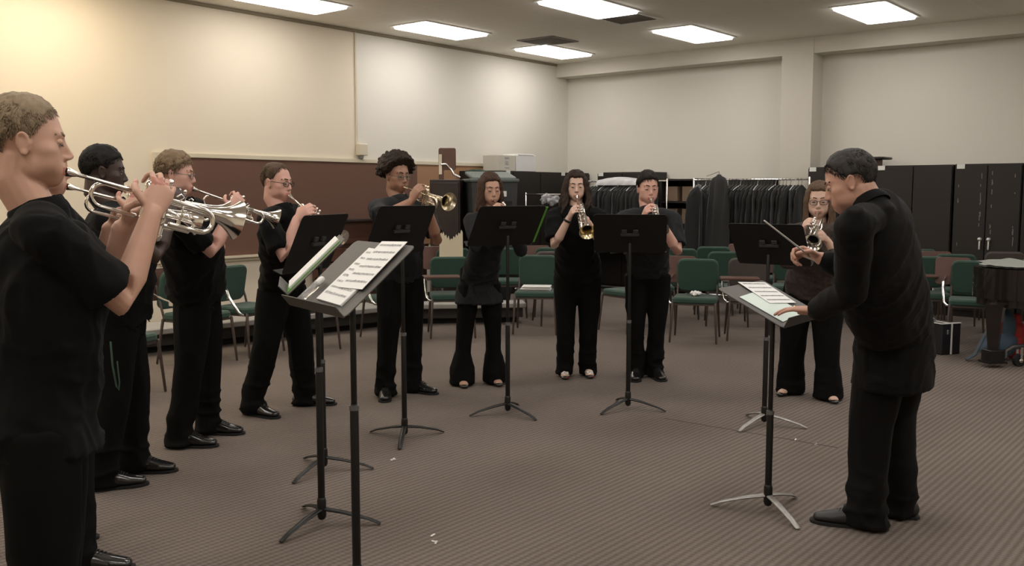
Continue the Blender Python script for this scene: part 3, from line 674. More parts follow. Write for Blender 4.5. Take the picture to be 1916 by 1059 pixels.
# grand piano at the right edge
def grand():
    leg = PG(1857, 686); ax = np.array([D(82), D(-8), UP])   # body runs off to the right
    t = empty('grand_piano', leg, 'black grand piano at the right edge under a grey cover', 'piano', world=True)
    m = mat('black_piano_lacquer', (.010, .007, .006), .22, coat=.5)
    def P(u, w, z): return leg + ax[0] * u + ax[1] * w + UP * z
    out = []
    for k in range(13):            # rounded tail
        a = math.pi * (k / 12) + math.pi / 2; out.append((.40 + .52 * math.cos(a), .15 + .42 * math.sin(a)))
    out += [(.9, -.32), (1.9, -.36), (1.9, 1.15), (1.2, 1.1), (.8, .75)]
    n = len(out)
    out = [(a + .06, b) for a, b in out]
    g = Geo(); z0, z1 = .60, .87
    g.add([P(u, w, z0) for u, w in out] + [P(u, w, z1) for u, w in out], [tuple(range(n)), tuple(range(n, 2 * n))[::-1]] + [(i, n + i, n + (i + 1) % n, (i + 1) % n) for i in range(n)])
    obj('rim', g, m, t, sharp=30)
    g = Geo(); s = .93
    g.add([P(.6 + (u - .6) * s, .3 + (w - .3) * s, .53) for u, w in out] + [P(.6 + (u - .6) * s, .3 + (w - .3) * s, .60) for u, w in out], [tuple(range(n)), tuple(range(n, 2 * n))[::-1]] + [(i, n + i, n + (i + 1) % n, (i + 1) % n) for i in range(n)])
    obj('underframe', g, m, t, sharp=30)
    obj('leg', Geo().tube([P(0, 0, .56), P(0, 0, .50), P(.0, 0, .14)], [(.11, .11), (.095, .095), (.055, .055)], ref=ax[0], n=4, cap=0), m, t, smooth=False)
    obj('leg', Geo().tube([P(1.6, .7, .56), P(1.6, .7, .12)], [(.09, .09), (.055, .055)], ref=ax[0], n=4, cap=0), m, t, smooth=False)
    obj('leg', Geo().tube([P(1.6, -.2, .56), P(1.6, -.2, .12)], [(.09, .09), (.055, .055)], ref=ax[0], n=4, cap=0), m, t, smooth=False)
    obj('leg_cup', Geo().rbox(P(0, 0, .10), (.07, .07, .055), .01, ax), M_black, t)
    obj('leg_cup', Geo().box(P(0, 0, .045), (.09, .075, .008), ax), M_black, t, smooth=False)
    ir = mat('dolly_iron', (.10, .10, .10), .4, .6)
    obj('dolly_arm', Geo().tube([P(.05, 0, .07), P(.12, 0, .08), P(.12, 0, .14), P(.18, .0, .17), P(1.6, .3, .17)], .022, n=8), ir, t)
    w = P(.24, -.02, .055)
    cst = obj('caster', Geo().tube([w - ax[1] * .02, w + ax[1] * .02], .055, n=20, cap=0), M_rubber, t)
    h = obj('caster_fork', Geo().box(w + UP * .06 - ax[1] * .03, (.012, .004, .06), ax).box(w + UP * .06 + ax[1] * .03, (.012, .004, .06), ax).ell(w - ax[1] * .03, (.02, .008, .02), ax), M_chrome, t)
    # cover: a sheet following the rim top
    g = Geo(); grid = []; NU, NW = 46, 34
    for i in range(NU):
        for j in range(NW): grid.append((-.10 + 2.0 * i / (NU - 1), -.36 + 1.5 * j / (NW - 1)))
    G = np.array(grid); zz = .883 + .05 * (vnoise(np.c_[G * 3.2, G[:, :1] * 0], 5) ** 2) + .02 * vnoise(np.c_[G * 11, G[:, :1] * 0], 7) + .10 * np.exp(-((G[:, 0] - .50) ** 2 + (G[:, 1] + .1) ** 2) / .010)
    poly = np.array(out)
    def inside(x, y):
        c = False; j = n - 1
        for i in range(n):
            if (poly[i, 1] > y) != (poly[j, 1] > y) and x < (poly[j, 0] - poly[i, 0]) * (y - poly[i, 1]) / (poly[j, 1] - poly[i, 1]) + poly[i, 0]: c = not c
            j = i
        return c
    ins = [inside(.6 + (x - .6) * .99, .3 + (y - .3) * .99) for x, y in grid]
    v = [P(x, y, z) for (x, y), z in zip(grid, zz)] + [P(x, y, z - .012) for (x, y), z in zip(grid, zz)]; k = NU * NW; f = []
    for i in range(NU - 1):
        for j in range(NW - 1):
            a = i * NW + j; q = (a, a + 1, a + NW + 1, a + NW)
            if all(ins[x] for x in q): f.append(q[::-1]); f.append(tuple(x + k for x in q))
    used = sorted({x for q in f for x in q}); mp = {x: i for i, x in enumerate(used)}
    g.add([v[x] for x in used], [tuple(mp[x] for x in q) for q in f])
    o = obj('piano_cover', g, mat('grey_cover_cloth', (.26, .275, .25), .7, bump=.3, bscale=100), None, loc=leg + UP * .88, sharp=180); tag(o, 'grey green cloth cover lying crumpled on the grand piano', 'cover')
grand()

# a few scraps and the seam mark on the carpet
for (px, py, a, n), lab in (((733, 860, 30, 3), 'white paper scrap on the carpet near the middle stands'), ((818, 1016, 12, 2), 'white and violet paper scrap on the near carpet'), ((808, 1003, 0, 1), 'tiny white scrap beside the violet scrap'), ((1528, 832, 20, 2), 'pale scrap on the carpet seam before the conductor'), ((1485, 823, 60, 1), 'tiny pale scrap on the carpet seam')):
    q = PG(px, py); g = Geo(); rs = random.Random(px)
    for k in range(n):
        b = rs.uniform(0, 3.1); ax = np.array([V(math.cos(b), math.sin(b)), V(-math.sin(b), math.cos(b)), UP]); g.box(q + V(rs.uniform(-.015, .015), rs.uniform(-.012, .012), .003), (.016, .004, .0015), ax)
    o = obj('paper_scrap', g, M_paper, None, loc=q, smooth=False); tag(o, lab, 'scrap')
g = Geo(); a, b = PG(1245, 783), PG(1570, 838); N = 30; rs = random.Random(1); pts = [a + (b - a) * k / N + UP * .0 + V(rs.uniform(-.01, .01), 0, 0) for k in range(N + 1)]
g.tube(pts, [(.006, .0012)] * (N + 1), ref=nrm(np.cross(b - a, UP)), n=6, cap=0); struct(obj('floor_seam', g, mat('carpet_seam', (.035, .027, .023), .95), None))

#@@STANDS
# ------------------------------------------------------------------ music stands
def stand(base, az, z, tilt, label, W_=.50, H_=.34, legrot=0, split=.5, light=False, dm=None):
    b = PG(base[0], base[1], .07); b[2] = 0; n = D(az); w = np.cross(n, UP)      # n: towards the player
    up = UP * math.cos(R_(tilt)) - n * math.sin(R_(tilt)); nn = np.cross(w, up); nn = nn if np.dot(nn, n) > 0 else -nn   # desk normal towards the player
    t = empty('music_stand', b, label, 'music stand', 'music stands', world=True)
    top = b + UP * (z - .04); c = b + UP * z + up * .02 + nn * .03
    hub = b + UP * .10
    obj('lower_tube', Geo().tube([b + UP * .06, b + UP * z * split], .0165, n=16), M_black, t)
    obj('upper_rod', Geo().tube([b + UP * z * split, top], .0115, n=14), M_black, t)
    obj('clutch_ring', Geo().tube([b + UP * (z * split - .012), b + UP * (z * split + .006)], .0185, n=16, cap=0), M_greymetal, t)
    obj('hub', Geo().tube([b + UP * .045, b + UP * .12], .021, n=16), M_black, t)
    for k in range(3):
        a = R_(legrot + 120 * k); d = V(math.sin(a), math.cos(a))
        lm = M_footmetal if light else M_black
        obj('leg', Geo().tube([hub - UP * .02, b + d * .10 + UP * .062, b + d * .22 + UP * .03, b + d * .27 + UP * .009], [(.016, .010), (.017, .008), (.015, .006), (.013, .005)], ref=np.cross(d, UP), n=10), lm, t)
    ax = np.array([w, up, nn])
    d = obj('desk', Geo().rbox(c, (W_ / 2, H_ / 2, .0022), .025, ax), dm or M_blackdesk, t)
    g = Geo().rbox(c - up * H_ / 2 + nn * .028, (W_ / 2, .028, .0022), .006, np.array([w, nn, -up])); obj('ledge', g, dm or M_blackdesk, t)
    g = Geo().box(c - nn * .012, (.065, .008, .008), ax).box(c - nn * .010 + up * .028 - w * .04, (.018, .012, .006), ax).box(c - nn * .010 + up * .028 + w * .04, (.018, .012, .006), ax)
    obj('tilt_bracket', g, mat('bracket_metal', (.06, .06, .06), .45, .3), t, smooth=False)
    return c, ax, W_, H_
def sheet(c, ax, x, y, off, hw, hh, label, rot=0.0, m=None, name='sheet_music', text=6, n=1, cat='sheet music'):
    ca, sa = math.cos(R_(rot)), math.sin(R_(rot)); a = ax[0] * ca + ax[1] * sa; b = -ax[0] * sa + ax[1] * ca
    A = np.array([a, b, ax[2]]); q = c + ax[0] * x + ax[1] * y + ax[2] * off
    t = obj(name, sum_boxes([(q + ax[2] * .0016 * k + a * .003 * (k % 3), (hw, hh, .0007)) for k in range(n)], A), m or M_paper, None, loc=q, smooth=False); tag(t, label, cat)
    if text:
        g = Geo(); rs = random.Random(int(x * 1000) + text); tp = q + ax[2] * (.0016 * (n - 1) + .0012) + a * .003 * ((n - 1) % 3)
        for k in range(text):
            yy = hh * (.80 - 1.55 * k / max(1, text - 1))
            for l in range(4): g.box(tp + b * (yy + l * .0026) * 1.0 - q * 0, (hw * .86, .0004, .0002), A)
            for l in range(14): g.box(tp + b * (yy + rs.uniform(0, .009)) + a * rs.uniform(-hw * .8, hw * .8), (.0022, .0022, .0003), A)
        g.v = [v - q for v in g.v]
        obj('printed_staves', g, M_ink, t, smooth=False)
    return t
def sum_boxes(L, A):
    g = Geo()
    for c, h in L: g.box(c, h, A)
    return g
# nearest stand (fully seen desk with sheets and tube)
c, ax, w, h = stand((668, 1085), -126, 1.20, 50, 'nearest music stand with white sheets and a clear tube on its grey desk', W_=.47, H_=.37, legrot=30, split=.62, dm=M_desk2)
sheet(c, ax, -.05, .0, .004, .105, .14, 'stack of printed sheet music on the nearest stand', rot=2, n=5, text=8)
sheet(c, ax, -.10, .06, .014, .09, .125, 'single sheet lying higher on the sheet stack of the nearest stand', rot=-3, n=1, text=6)
q = c + ax[0] * .14 - ax[1] * .135 + ax[2] * .02
t = empty('plastic_tube', q, 'clear plastic tube with white cap lying on the ledge of the nearest stand', 'tube', world=True)
obj('body', Geo().tube([q - ax[1] * .015, q + ax[1] * .055], .014), M_glass, t); obj('cap', Geo().tube([q + ax[1] * .062, q + ax[1] * .082], .013), M_white, t)
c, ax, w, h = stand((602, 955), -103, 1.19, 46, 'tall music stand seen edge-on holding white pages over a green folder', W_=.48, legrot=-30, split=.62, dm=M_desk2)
sheet(c, ax, 0, .0, .007, .15, .15, 'open white pages resting on the edge-on music stand', n=6, text=0)
sheet(c, ax, 0, -.01, .003, .17, .16, 'green folder under the pages on the edge-on stand', n=2, text=0, m=M_greenfolder, name='green_folder', cat='folder')
stand((606, 858), -72, 1.24, 24, 'black music stand in front of the player in dark-rimmed glasses', legrot=-35, split=.5)
c, ax, w, h = stand((757, 800), -50, 1.28, 27, 'black music stand in front of the curly haired player', W_=.48, legrot=180, split=.52)
c, ax, w, h = stand((950, 757), -30, 1.28, 36, 'black music stand with green edged folder in front of the slim player', W_=.52, legrot=15, split=.5)
sheet(c, ax, .195, .0, .006, .085, .155, 'green folder standing on the slim player stand', rot=0, n=2, text=0, m=M_greenfolder, name='green_folder', cat='folder')
stand((1175, 748), 8, 1.22, 36, 'black music stand shared by the two middle right players', W_=.51, legrot=-10, split=.52)
stand((1430, 777), 36, 1.17, 36, 'black music stand before the lace blouse player with grey feet', W_=.50, legrot=-10, light=True)
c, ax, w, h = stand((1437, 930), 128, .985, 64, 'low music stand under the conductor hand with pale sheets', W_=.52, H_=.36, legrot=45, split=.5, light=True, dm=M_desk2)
SH8 = (c, ax)
sheet(c, ax, .05, -.02, .004, .15, .115, 'pale green folded sheet on the conductor stand', rot=-4, m=M_mint, text=0, n=2)
sheet(c, ax, -.08, .07, .008, .12, .10, 'white printed sheet under the conductor fingers', rot=10, text=5, n=2)
#@@TRUMPET
# ------------------------------------------------------------------ trumpets; x forward from the lips, z up, y to the player's left
def make_trumpet(m, bell_in=None):
    t = empty('trumpet'); X = np.eye(3)
    obj('mouthpiece', Geo().lathe([(0, .0001), (.001, .008), (-.001, .0125), (.002, .0135), (.006, .0125), (.018, .010), (.03, .006), (.06, .0048), (.072, .0045), (.072, .0001)], 20), m, t)
    obj('leadpipe', Geo().tube([(.055, 0, 0), (.30, 0, 0), (.405, 0, 0)], [.0052, .0062, .0068], n=12), m, t)
    arc = [(.405 + .034 * math.sin(a), 0, -.034 + .034 * math.cos(a)) for a in np.linspace(0, math.pi, 9)]
    obj('tuning_slide', Geo().tube([(.37, 0, 0)] + arc + [(.37, 0, -.068)], .0078, n=12), m, t)
    obj('lower_pipe', Geo().tube([(.39, 0, -.068), (.312, 0, -.068)], .0066, n=12), m, t)
    # bell with bow
    bp = [(.215, .022, -.068), (.12, .036, -.068)] + [(.12 - .034 * math.sin(a), .036, -.034 - .034 * math.cos(a)) for a in np.linspace(.15, math.pi - .15, 9)] + [(.12, .036, 0), (.26, .036, 0)]
    obj('bell_bow', Geo().tube(bp, [.0062] * 3 + [.0066] * (len(bp) - 4) + [.0082], n=12), m, t)
    xs = np.linspace(.25, .525, 26); rr = []
    for x in xs:
        u = (x - .25) / .275; rr.append(.0082 + .011 * u + .0425 * u ** 7)
    prof = list(zip(xs, rr)) + [(.5265, .0632), (.5265, .0605)]
    go = Geo().lathe(prof, 36, o=(0, .036, 0)); b = obj('bell', go, m, t)
    prof = [(x, max(r - .0012, .001)) for x, r in list(zip(xs, rr))[::-1]]; prof = [(.5265, .0605)] + prof + [(.26, .0003)]
    obj('bell_throat', Geo().lathe(prof, 36, o=(0, .036, 0)), bell_in or m, b)
    for k in range(3):
        x = .232 + .029 * k; y = .011
        v = obj('valve_casing', Geo().tube([(x, y, -.115), (x, y, -.108), (x, y, -.106), (x, y, .022), (x, y, .023), (x, y, .032)], [.012, .012, .0098, .0098, .012, .012], n=18), m, t)
        obj('finger_button', Geo().tube([(x, y, .03), (x, y, .052)], .003, n=8).tube([(x, y, .052), (x, y, .055)], .0085, n=14), m, v)
        obj('valve_tubing', Geo().tube([(x, y, -.03 - .015 * k), (x, -.006, -.03 - .015 * k), (x, -.006, -.055 - .01 * k), (x, y, -.055 - .01 * k)], .006, n=10), m, v)
    g = Geo().tube([(.29, .011, -.045), (.375, .011, -.045), (.388, .011, -.055), (.375, .011, -.066 - .01), (.30, .011, -.076)], .0062, n=10)
    sl = obj('third_valve_slide', g, m, t); gg = Geo()
    for a in np.linspace(0, 2 * math.pi, 13)[:-1]:
        b2 = a + math.pi / 6; gg.tube([(.355 + .011 * math.cos(a), -.0, -.033 + .011 * math.sin(a)), (.355 + .011 * math.cos(b2), 0, -.033 + .011 * math.sin(b2))], .002, n=6)
    obj('finger_ring', gg, m, sl)
    for x in (.15, .39): obj('brace', Geo().tube([(x, 0, 0), (x, .036, 0)], .0028, n=8), m, t)
    obj('brace', Geo().tube([(.34, 0, -.068), (.34, 0, 0)], .0025, n=8), m, t)
    obj('pinky_hook', Geo().tube([(.325, 0, .006), (.335, -.004, .02), (.322, -.008, .026), (.312, -.006, .016)], .0022, n=6), m, t)
    return t
TP = [make_trumpet(M_silver), make_trumpet(M_silver, M_brass), make_trumpet(M_silverbrass)]; TPU = [0, 0, 0]
def trumpet(kind, mouth, az, pitch, label, roll=0.0):
    o = TP[kind] if TPU[kind] == 0 else copy_tree(TP[kind]); TPU[kind] += 1
    X = D(az, pitch); Y = nrm(np.cross(UP, X)); Z = np.cross(X, Y)
    if roll: c, s = math.cos(R_(roll)), math.sin(R_(roll)); Y, Z = Y * c + Z * s, Z * c - Y * s
    o.matrix_world = frame_m(mouth, X, Y, Z); tag(o, label, 'trumpet', 'trumpets being played')
    return lambda x, y, z: np.asarray(mouth) + X * x + Y * y + Z * z, X, Y, Z
#@@PEOPLE
# ------------------------------------------------------------------ people
def ik(S, T, l1, l2, pole):
    d = T - S; L = np.linalg.norm(d); k = max(1.0, L / (.985 * (l1 + l2))); l1 *= k; l2 *= k; n = d / L
    a = (l1 * l1 - l2 * l2 + L * L) / (2 * L); h = math.sqrt(max(l1 * l1 - a * a, 0)); q = pole - n * np.dot(pole, n); return S + n * a + nrm(q) * h
def finger(g, p, d, n, lens, curls, r):
    d = nrm(d); ax = np.cross(d, n); pts = [p - d * .012, p]; a = 0
    for L, c in zip(lens, curls):
        a += c; v = d * math.cos(R_(a)) + n * math.sin(R_(a)); pts.append(pts[-1] + v * L)
    g.tube(pts, [r * 1.02, r * 1.05, r, r * .93, r * .8], n=10)
    return pts
def hand(g, w, fd, n, side, curls, s=1.0, spread=5.0, thumb=None, arm=None):
    # w wrist, fd direction of fingers, n palm faces, side towards the thumb
    fd = nrm(fd); n = nrm(n - fd * np.dot(n, fd)); sd = np.cross(fd, n); sd = sd if np.dot(sd, side) > 0 else -sd
    K = w + fd * .092 * s
    g.tube([w - fd * .01, w + fd * .03 * s, w + fd * .065 * s, w + fd * .088 * s], [(.027 * s, .019 * s), (.036 * s, .017 * s), (.041 * s, .015 * s), (.040 * s, .0125 * s)], ref=sd, n=14)
    g.ell(w + fd * .035 * s + sd * .024 * s + n * .008 * s, (.032 * s, .018 * s, .016 * s), np.array([nrm(fd + sd * .4), np.cross(n, nrm(fd + sd * .4)), n]))
    lens = ((.044, .026, .021), (.048, .030, .023), (.045, .028, .022), (.036, .021, .019)); kx = (.031, .0105, -.0105, -.030); ky = (-.004, .001, -.003, -.012)
    tips = []
    for i in range(4):
        dd = nrm(fd + sd * math.tan(R_(spread * (1.5 - i)))); c = curls[i] if isinstance(curls[0], (list, tuple)) else curls
        tips.append(finger(g, K + sd * kx[i] * s + fd * ky[i] * s, dd, n, [l * s for l in lens[i]], c, (.0088, .009, .0086, .0076)[i] * s)[-1])
    th = thumb or (.55, .25, .6)     # how far out of the palm: forward, side, palm-normal
    b = w + fd * .022 * s + sd * .026 * s + n * .006 * s; d1 = nrm(fd * th[0] + sd * .8 + n * .35); p1 = b + d1 * .042 * s; d2 = nrm(fd * .8 + sd * th[1] + n * th[2]); p2 = p1 + d2 * .032 * s; p3 = p2 + nrm(fd * .9 + sd * (th[1] - .35) + n * th[2]) * .025 * s
    g.tube([b, p1, p2, p3], [.0135 * s, .0115 * s, .0105 * s, .0085 * s], n=10)
    return K

def hair_shell(kind, thick, seed, H, thr=None, wave=0.0, top=0.0):
    hx, hy, hz, o, s = H
    n, m = 72, 48; th = np.linspace(0, math.pi, m + 1)[1:-1]; ph = np.linspace(0, 2 * math.pi, n, endpoint=False)
    T, Pn = np.meshgrid(th, ph, indexing='ij'); d = np.stack([np.sin(T) * np.sin(Pn), np.sin(T) * np.cos(Pn), np.cos(T)], -1).reshape(-1, 3)
    az = np.degrees(np.abs(np.arctan2(d[:, 0], d[:, 1]))); el = np.degrees(np.arcsin(np.clip(d[:, 2], -1, 1)))
    line = np.interp(az, [0, 25, 45, 62, 80, 97, 112, 135, 180], thr or [22, 22, 16, 0, -24, -16, -20, -46, -50])
    line = line + (vnoise(np.c_[az / 9, az * 0, az * 0], seed) - .5) * 7
    k = np.clip((el - line) / 20 + .22, 0, 1); k = k * k * (3 - 2 * k)
    c = np.array([0, -.018, .028]); R = np.array([.0775, .099, .092])
    r0 = 1 / np.sqrt(((d / R) ** 2).sum(1)); nz = vnoise(d * (6 if kind != 'afro' else 7) + seed, seed) - .5; fine = vnoise(d * np.array([22, 22, 22]), seed + 1) - .5
    t = thick * (1 + .6 * nz) + .004 * fine + wave * nz + top * np.clip(d[:, 2], 0, 1) ** 2 * (1 + .6 * fine)
    if kind == 'afro': t = thick * (.75 + .25 * np.clip(d[:, 2] + .6, 0, 1)) + .022 * nz + .016 * fine
    r = r0 + np.where(k > 0, t * k, 0) - (1 - k) * (.018 if kind != 'short' else .011)
    P = (c + d * r[:, None]) * s; v = o + P[:, :1] * hx + P[:, 1:2] * hy + P[:, 2:3] * hz
    M = m - 1; f = [(i * n + j, i * n + (j + 1) % n, (i + 1) * n + (j + 1) % n, (i + 1) * n + j) for i in range(M - 1) for j in range(n)]
    f += [tuple(range(n))[::-1], tuple(range((M - 1) * n, M * n))]
    return Geo().add(v, f)

def lens_mat():
    if 'lens' in MATS: return MATS['lens']
    m = bpy.data.materials.new('spectacle_lens'); m.use_nodes = True; nt = m.node_tree; nt.nodes.clear(); o = nt.nodes.new('ShaderNodeOutputMaterial'); mx = nt.nodes.new('ShaderNodeMixShader'); a = nt.nodes.new('ShaderNodeBsdfTransparent'); b = nt.nodes.new('ShaderNodeBsdfGlossy')
    b.inputs['Roughness'].default_value = .05; mx.inputs[0].default_value = .06; nt.links.new(a.outputs[0], mx.inputs[1]); nt.links.new(b.outputs[0], mx.inputs[2]); nt.links.new(mx.outputs[0], o.inputs[0]); MATS['lens'] = m; return m
SK = {}
def skin(name, col):
    if name not in SK: SK[name] = (mat('skin_' + name, col, .5, var=.06, vscale=30, bump=.06, bscale=250, sss=.06), mat('lips_' + name, (col[0] * .75, col[1] * .5, col[2] * .5), .45))
    return SK[name]
HM = {}
def hairmat(name, col, rough=.65):
    if name not in HM: HM[name] = mat('hair_' + name, col, rough, bump=.4, bscale=140, var=.35, vscale=90, stretch=(1, 1, .25), spec=.2)
    return HM[name]

def head_form(fw, nl, puff, fem):
    n, m = 88, 66; th = np.linspace(0, math.pi, m + 1)[1:-1]; ph = np.linspace(0, 2 * math.pi, n, endpoint=False)
    T, Pn = np.meshgrid(th, ph, indexing='ij'); d = np.stack([np.sin(T) * np.sin(Pn), np.sin(T) * np.cos(Pn), np.cos(T)], -1).reshape(-1, 3); o = np.array([0, .005, -.015])
    def ell(p, c, r): r = np.array(r); q = (p - np.array(c)) / r; k0 = np.sqrt((q ** 2).sum(-1)); k1 = np.sqrt(((q / r) ** 2).sum(-1)) + 1e-9; return k0 * (k0 - 1) / k1
    def cap(p, a, b, ra, rb):
        a, b = np.array(a), np.array(b); t = np.clip(((p - a) @ (b - a)) / ((b - a) @ (b - a)), 0, 1); return np.linalg.norm(p - a - t[..., None] * (b - a), axis=-1) - (ra + (rb - ra) * t)
    def smin(a, b, k): h = np.clip(.5 + .5 * (b - a) / k, 0, 1); return b + (a - b) * h - k * h * (1 - h)
    def f(p):
        p = p.copy(); p[..., 0] = np.abs(p[..., 0]); jw = .92 if fem else 1.0
        v = ell(p, (0, -.018, .030), (.076, .097, .088)); v = smin(v, ell(p, (0, .018, -.018), (.066 * fw, .068, .084)), .02)
        v = smin(v, ell(p, (0, .028, -.070), (.053 * fw * jw, .060, .042)), .025); v = smin(v, ell(p, (0, .066, -.098), (.022 * fw, .020, .019)), .025)
        v = smin(v, ell(p, (.042 * fw * jw, .002, -.068), (.014, .03, .026)), .03); v = smin(v, ell(p, (.047 * fw, .046, -.022), (.019, .024, .017)), .02)
        v = smin(v, ell(p, (.036 * fw, .052, -.055), (.021 * puff * fw, .022 * puff, .023)), .022)
        v = smin(v, cap(p, (0, .076, .025), (.038, .068, .025), .0095 * jw, .009 * jw), .014)
        v = -smin(-v, ell(p, (.031, .101, .003), (.018, .020, .0125)), .012)
        v = smin(v, ell(p, (0, .074, -.070), (.029, .021, .022)), .018)
        v = smin(v, cap(p, (0, .080, .014), (0, .094 + .010 * nl, -.029), .0062, .0095), .010); v = smin(v, ell(p, (.008, .090 + .004 * nl, -.036), (.0095, .012, .007)), .008)
        v = smin(v, ell(p, (0, .0905, -.0665), (.021, .0075, .0045)), .004); v = smin(v, ell(p, (0, .0885, -.077), (.019, .008, .0055)), .004)
        return v
    rs = np.linspace(.035, .155, 90); F = f((o + d[:, None, :] * rs[None, :, None]).reshape(-1, 3)).reshape(len(d), -1)
    ins = F < 0; last = ins.shape[1] - 1 - np.argmax(ins[:, ::-1], 1); last = np.clip(last, 0, len(rs) - 2); i = np.arange(len(d)); a, b = F[i, last], F[i, last + 1]
    r = rs[last] + (rs[1] - rs[0]) * np.clip(-a / (b - a + 1e-12), 0, 1); v = o + d * r[:, None]
    M = m - 1; fc = [(k * n + j, k * n + (j + 1) % n, (k + 1) * n + (j + 1) % n, (k + 1) * n + j) for k in range(M - 1) for j in range(n)] + [tuple(range(n))[::-1], tuple(range((M - 1) * n, M * n))]
    return v, fc
def tufts(H, n, ln, rad, seed, thr, lay, thick, lift=.35, c=(0, -.018, .028), R=(.0775, .099, .092), amin=None):
    """short locks lying on the scalp, as thin three-sided cones; lay(d) gives their direction in head coordinates"""
    hx, hy, hz, o, s = H; rs = np.random.RandomState(seed); d = rs.normal(size=(n * 3, 3)); d /= np.linalg.norm(d, axis=1)[:, None]
    az = np.degrees(np.abs(np.arctan2(d[:, 0], d[:, 1]))); el = np.degrees(np.arcsin(d[:, 2])); line = np.interp(az, [0, 25, 45, 62, 80, 97, 112, 135, 180], thr)
    d = d[(el > line + rs.uniform(-3, 4, len(el)))][:n]; c = np.array(c); R = np.array(R); r0 = 1 / np.sqrt(((d / R) ** 2).sum(1)) + thick * .55
    base = c + d * r0[:, None]; L = lay(d); L = L - d * (L * d).sum(1)[:, None]; L = L / (np.linalg.norm(L, axis=1)[:, None] + 1e-6) + rs.normal(size=L.shape) * .22; L = L + d * (lift + rs.uniform(-.1, .15, len(d)))[:, None]
    L /= np.linalg.norm(L, axis=1)[:, None]; ll = ln * rs.uniform(.6, 1.2, len(d)); u = np.cross(L, d + .01); u /= np.linalg.norm(u, axis=1)[:, None]; w = np.cross(L, u)
    mid = base + L * (ll * .5)[:, None]; tip = base + L * ll[:, None] - d * (ll * .25)[:, None]; V_ = []; F_ = []
    ring = [u * math.cos(q) + w * math.sin(q) for q in (0, 2.09, 4.19)]
    V_ = np.concatenate([base + ring[0] * rad, base + ring[1] * rad, base + ring[2] * rad, mid + ring[0] * rad, mid + ring[1] * rad, mid + ring[2] * rad, tip]); k = len(d)
    for i in range(k):
        q = [i + k * x for x in range(7)]; F_ += [(q[0], q[1], q[4], q[3]), (q[1], q[2], q[5], q[4]), (q[2], q[0], q[3], q[5]), (q[3], q[4], q[6]), (q[4], q[5], q[6]), (q[5], q[3], q[6])]
    P = V_ * s; return o + P[:, :1] * hx + P[:, 1:2] * hy + P[:, 2:3] * hz, F_
def join_into(me, v, f, base):
    """append loose geometry to a mesh already expressed about its parent"""
    a = mco(me); old = [tuple(p.vertices) for p in me.polygons]; n = len(a); nm = bpy.data.meshes.new(me.name); nm.from_pydata(np.concatenate([a, v - base]).tolist(), [], old + [tuple(x + n for x in q) for q in f]); nm.update(); return nm
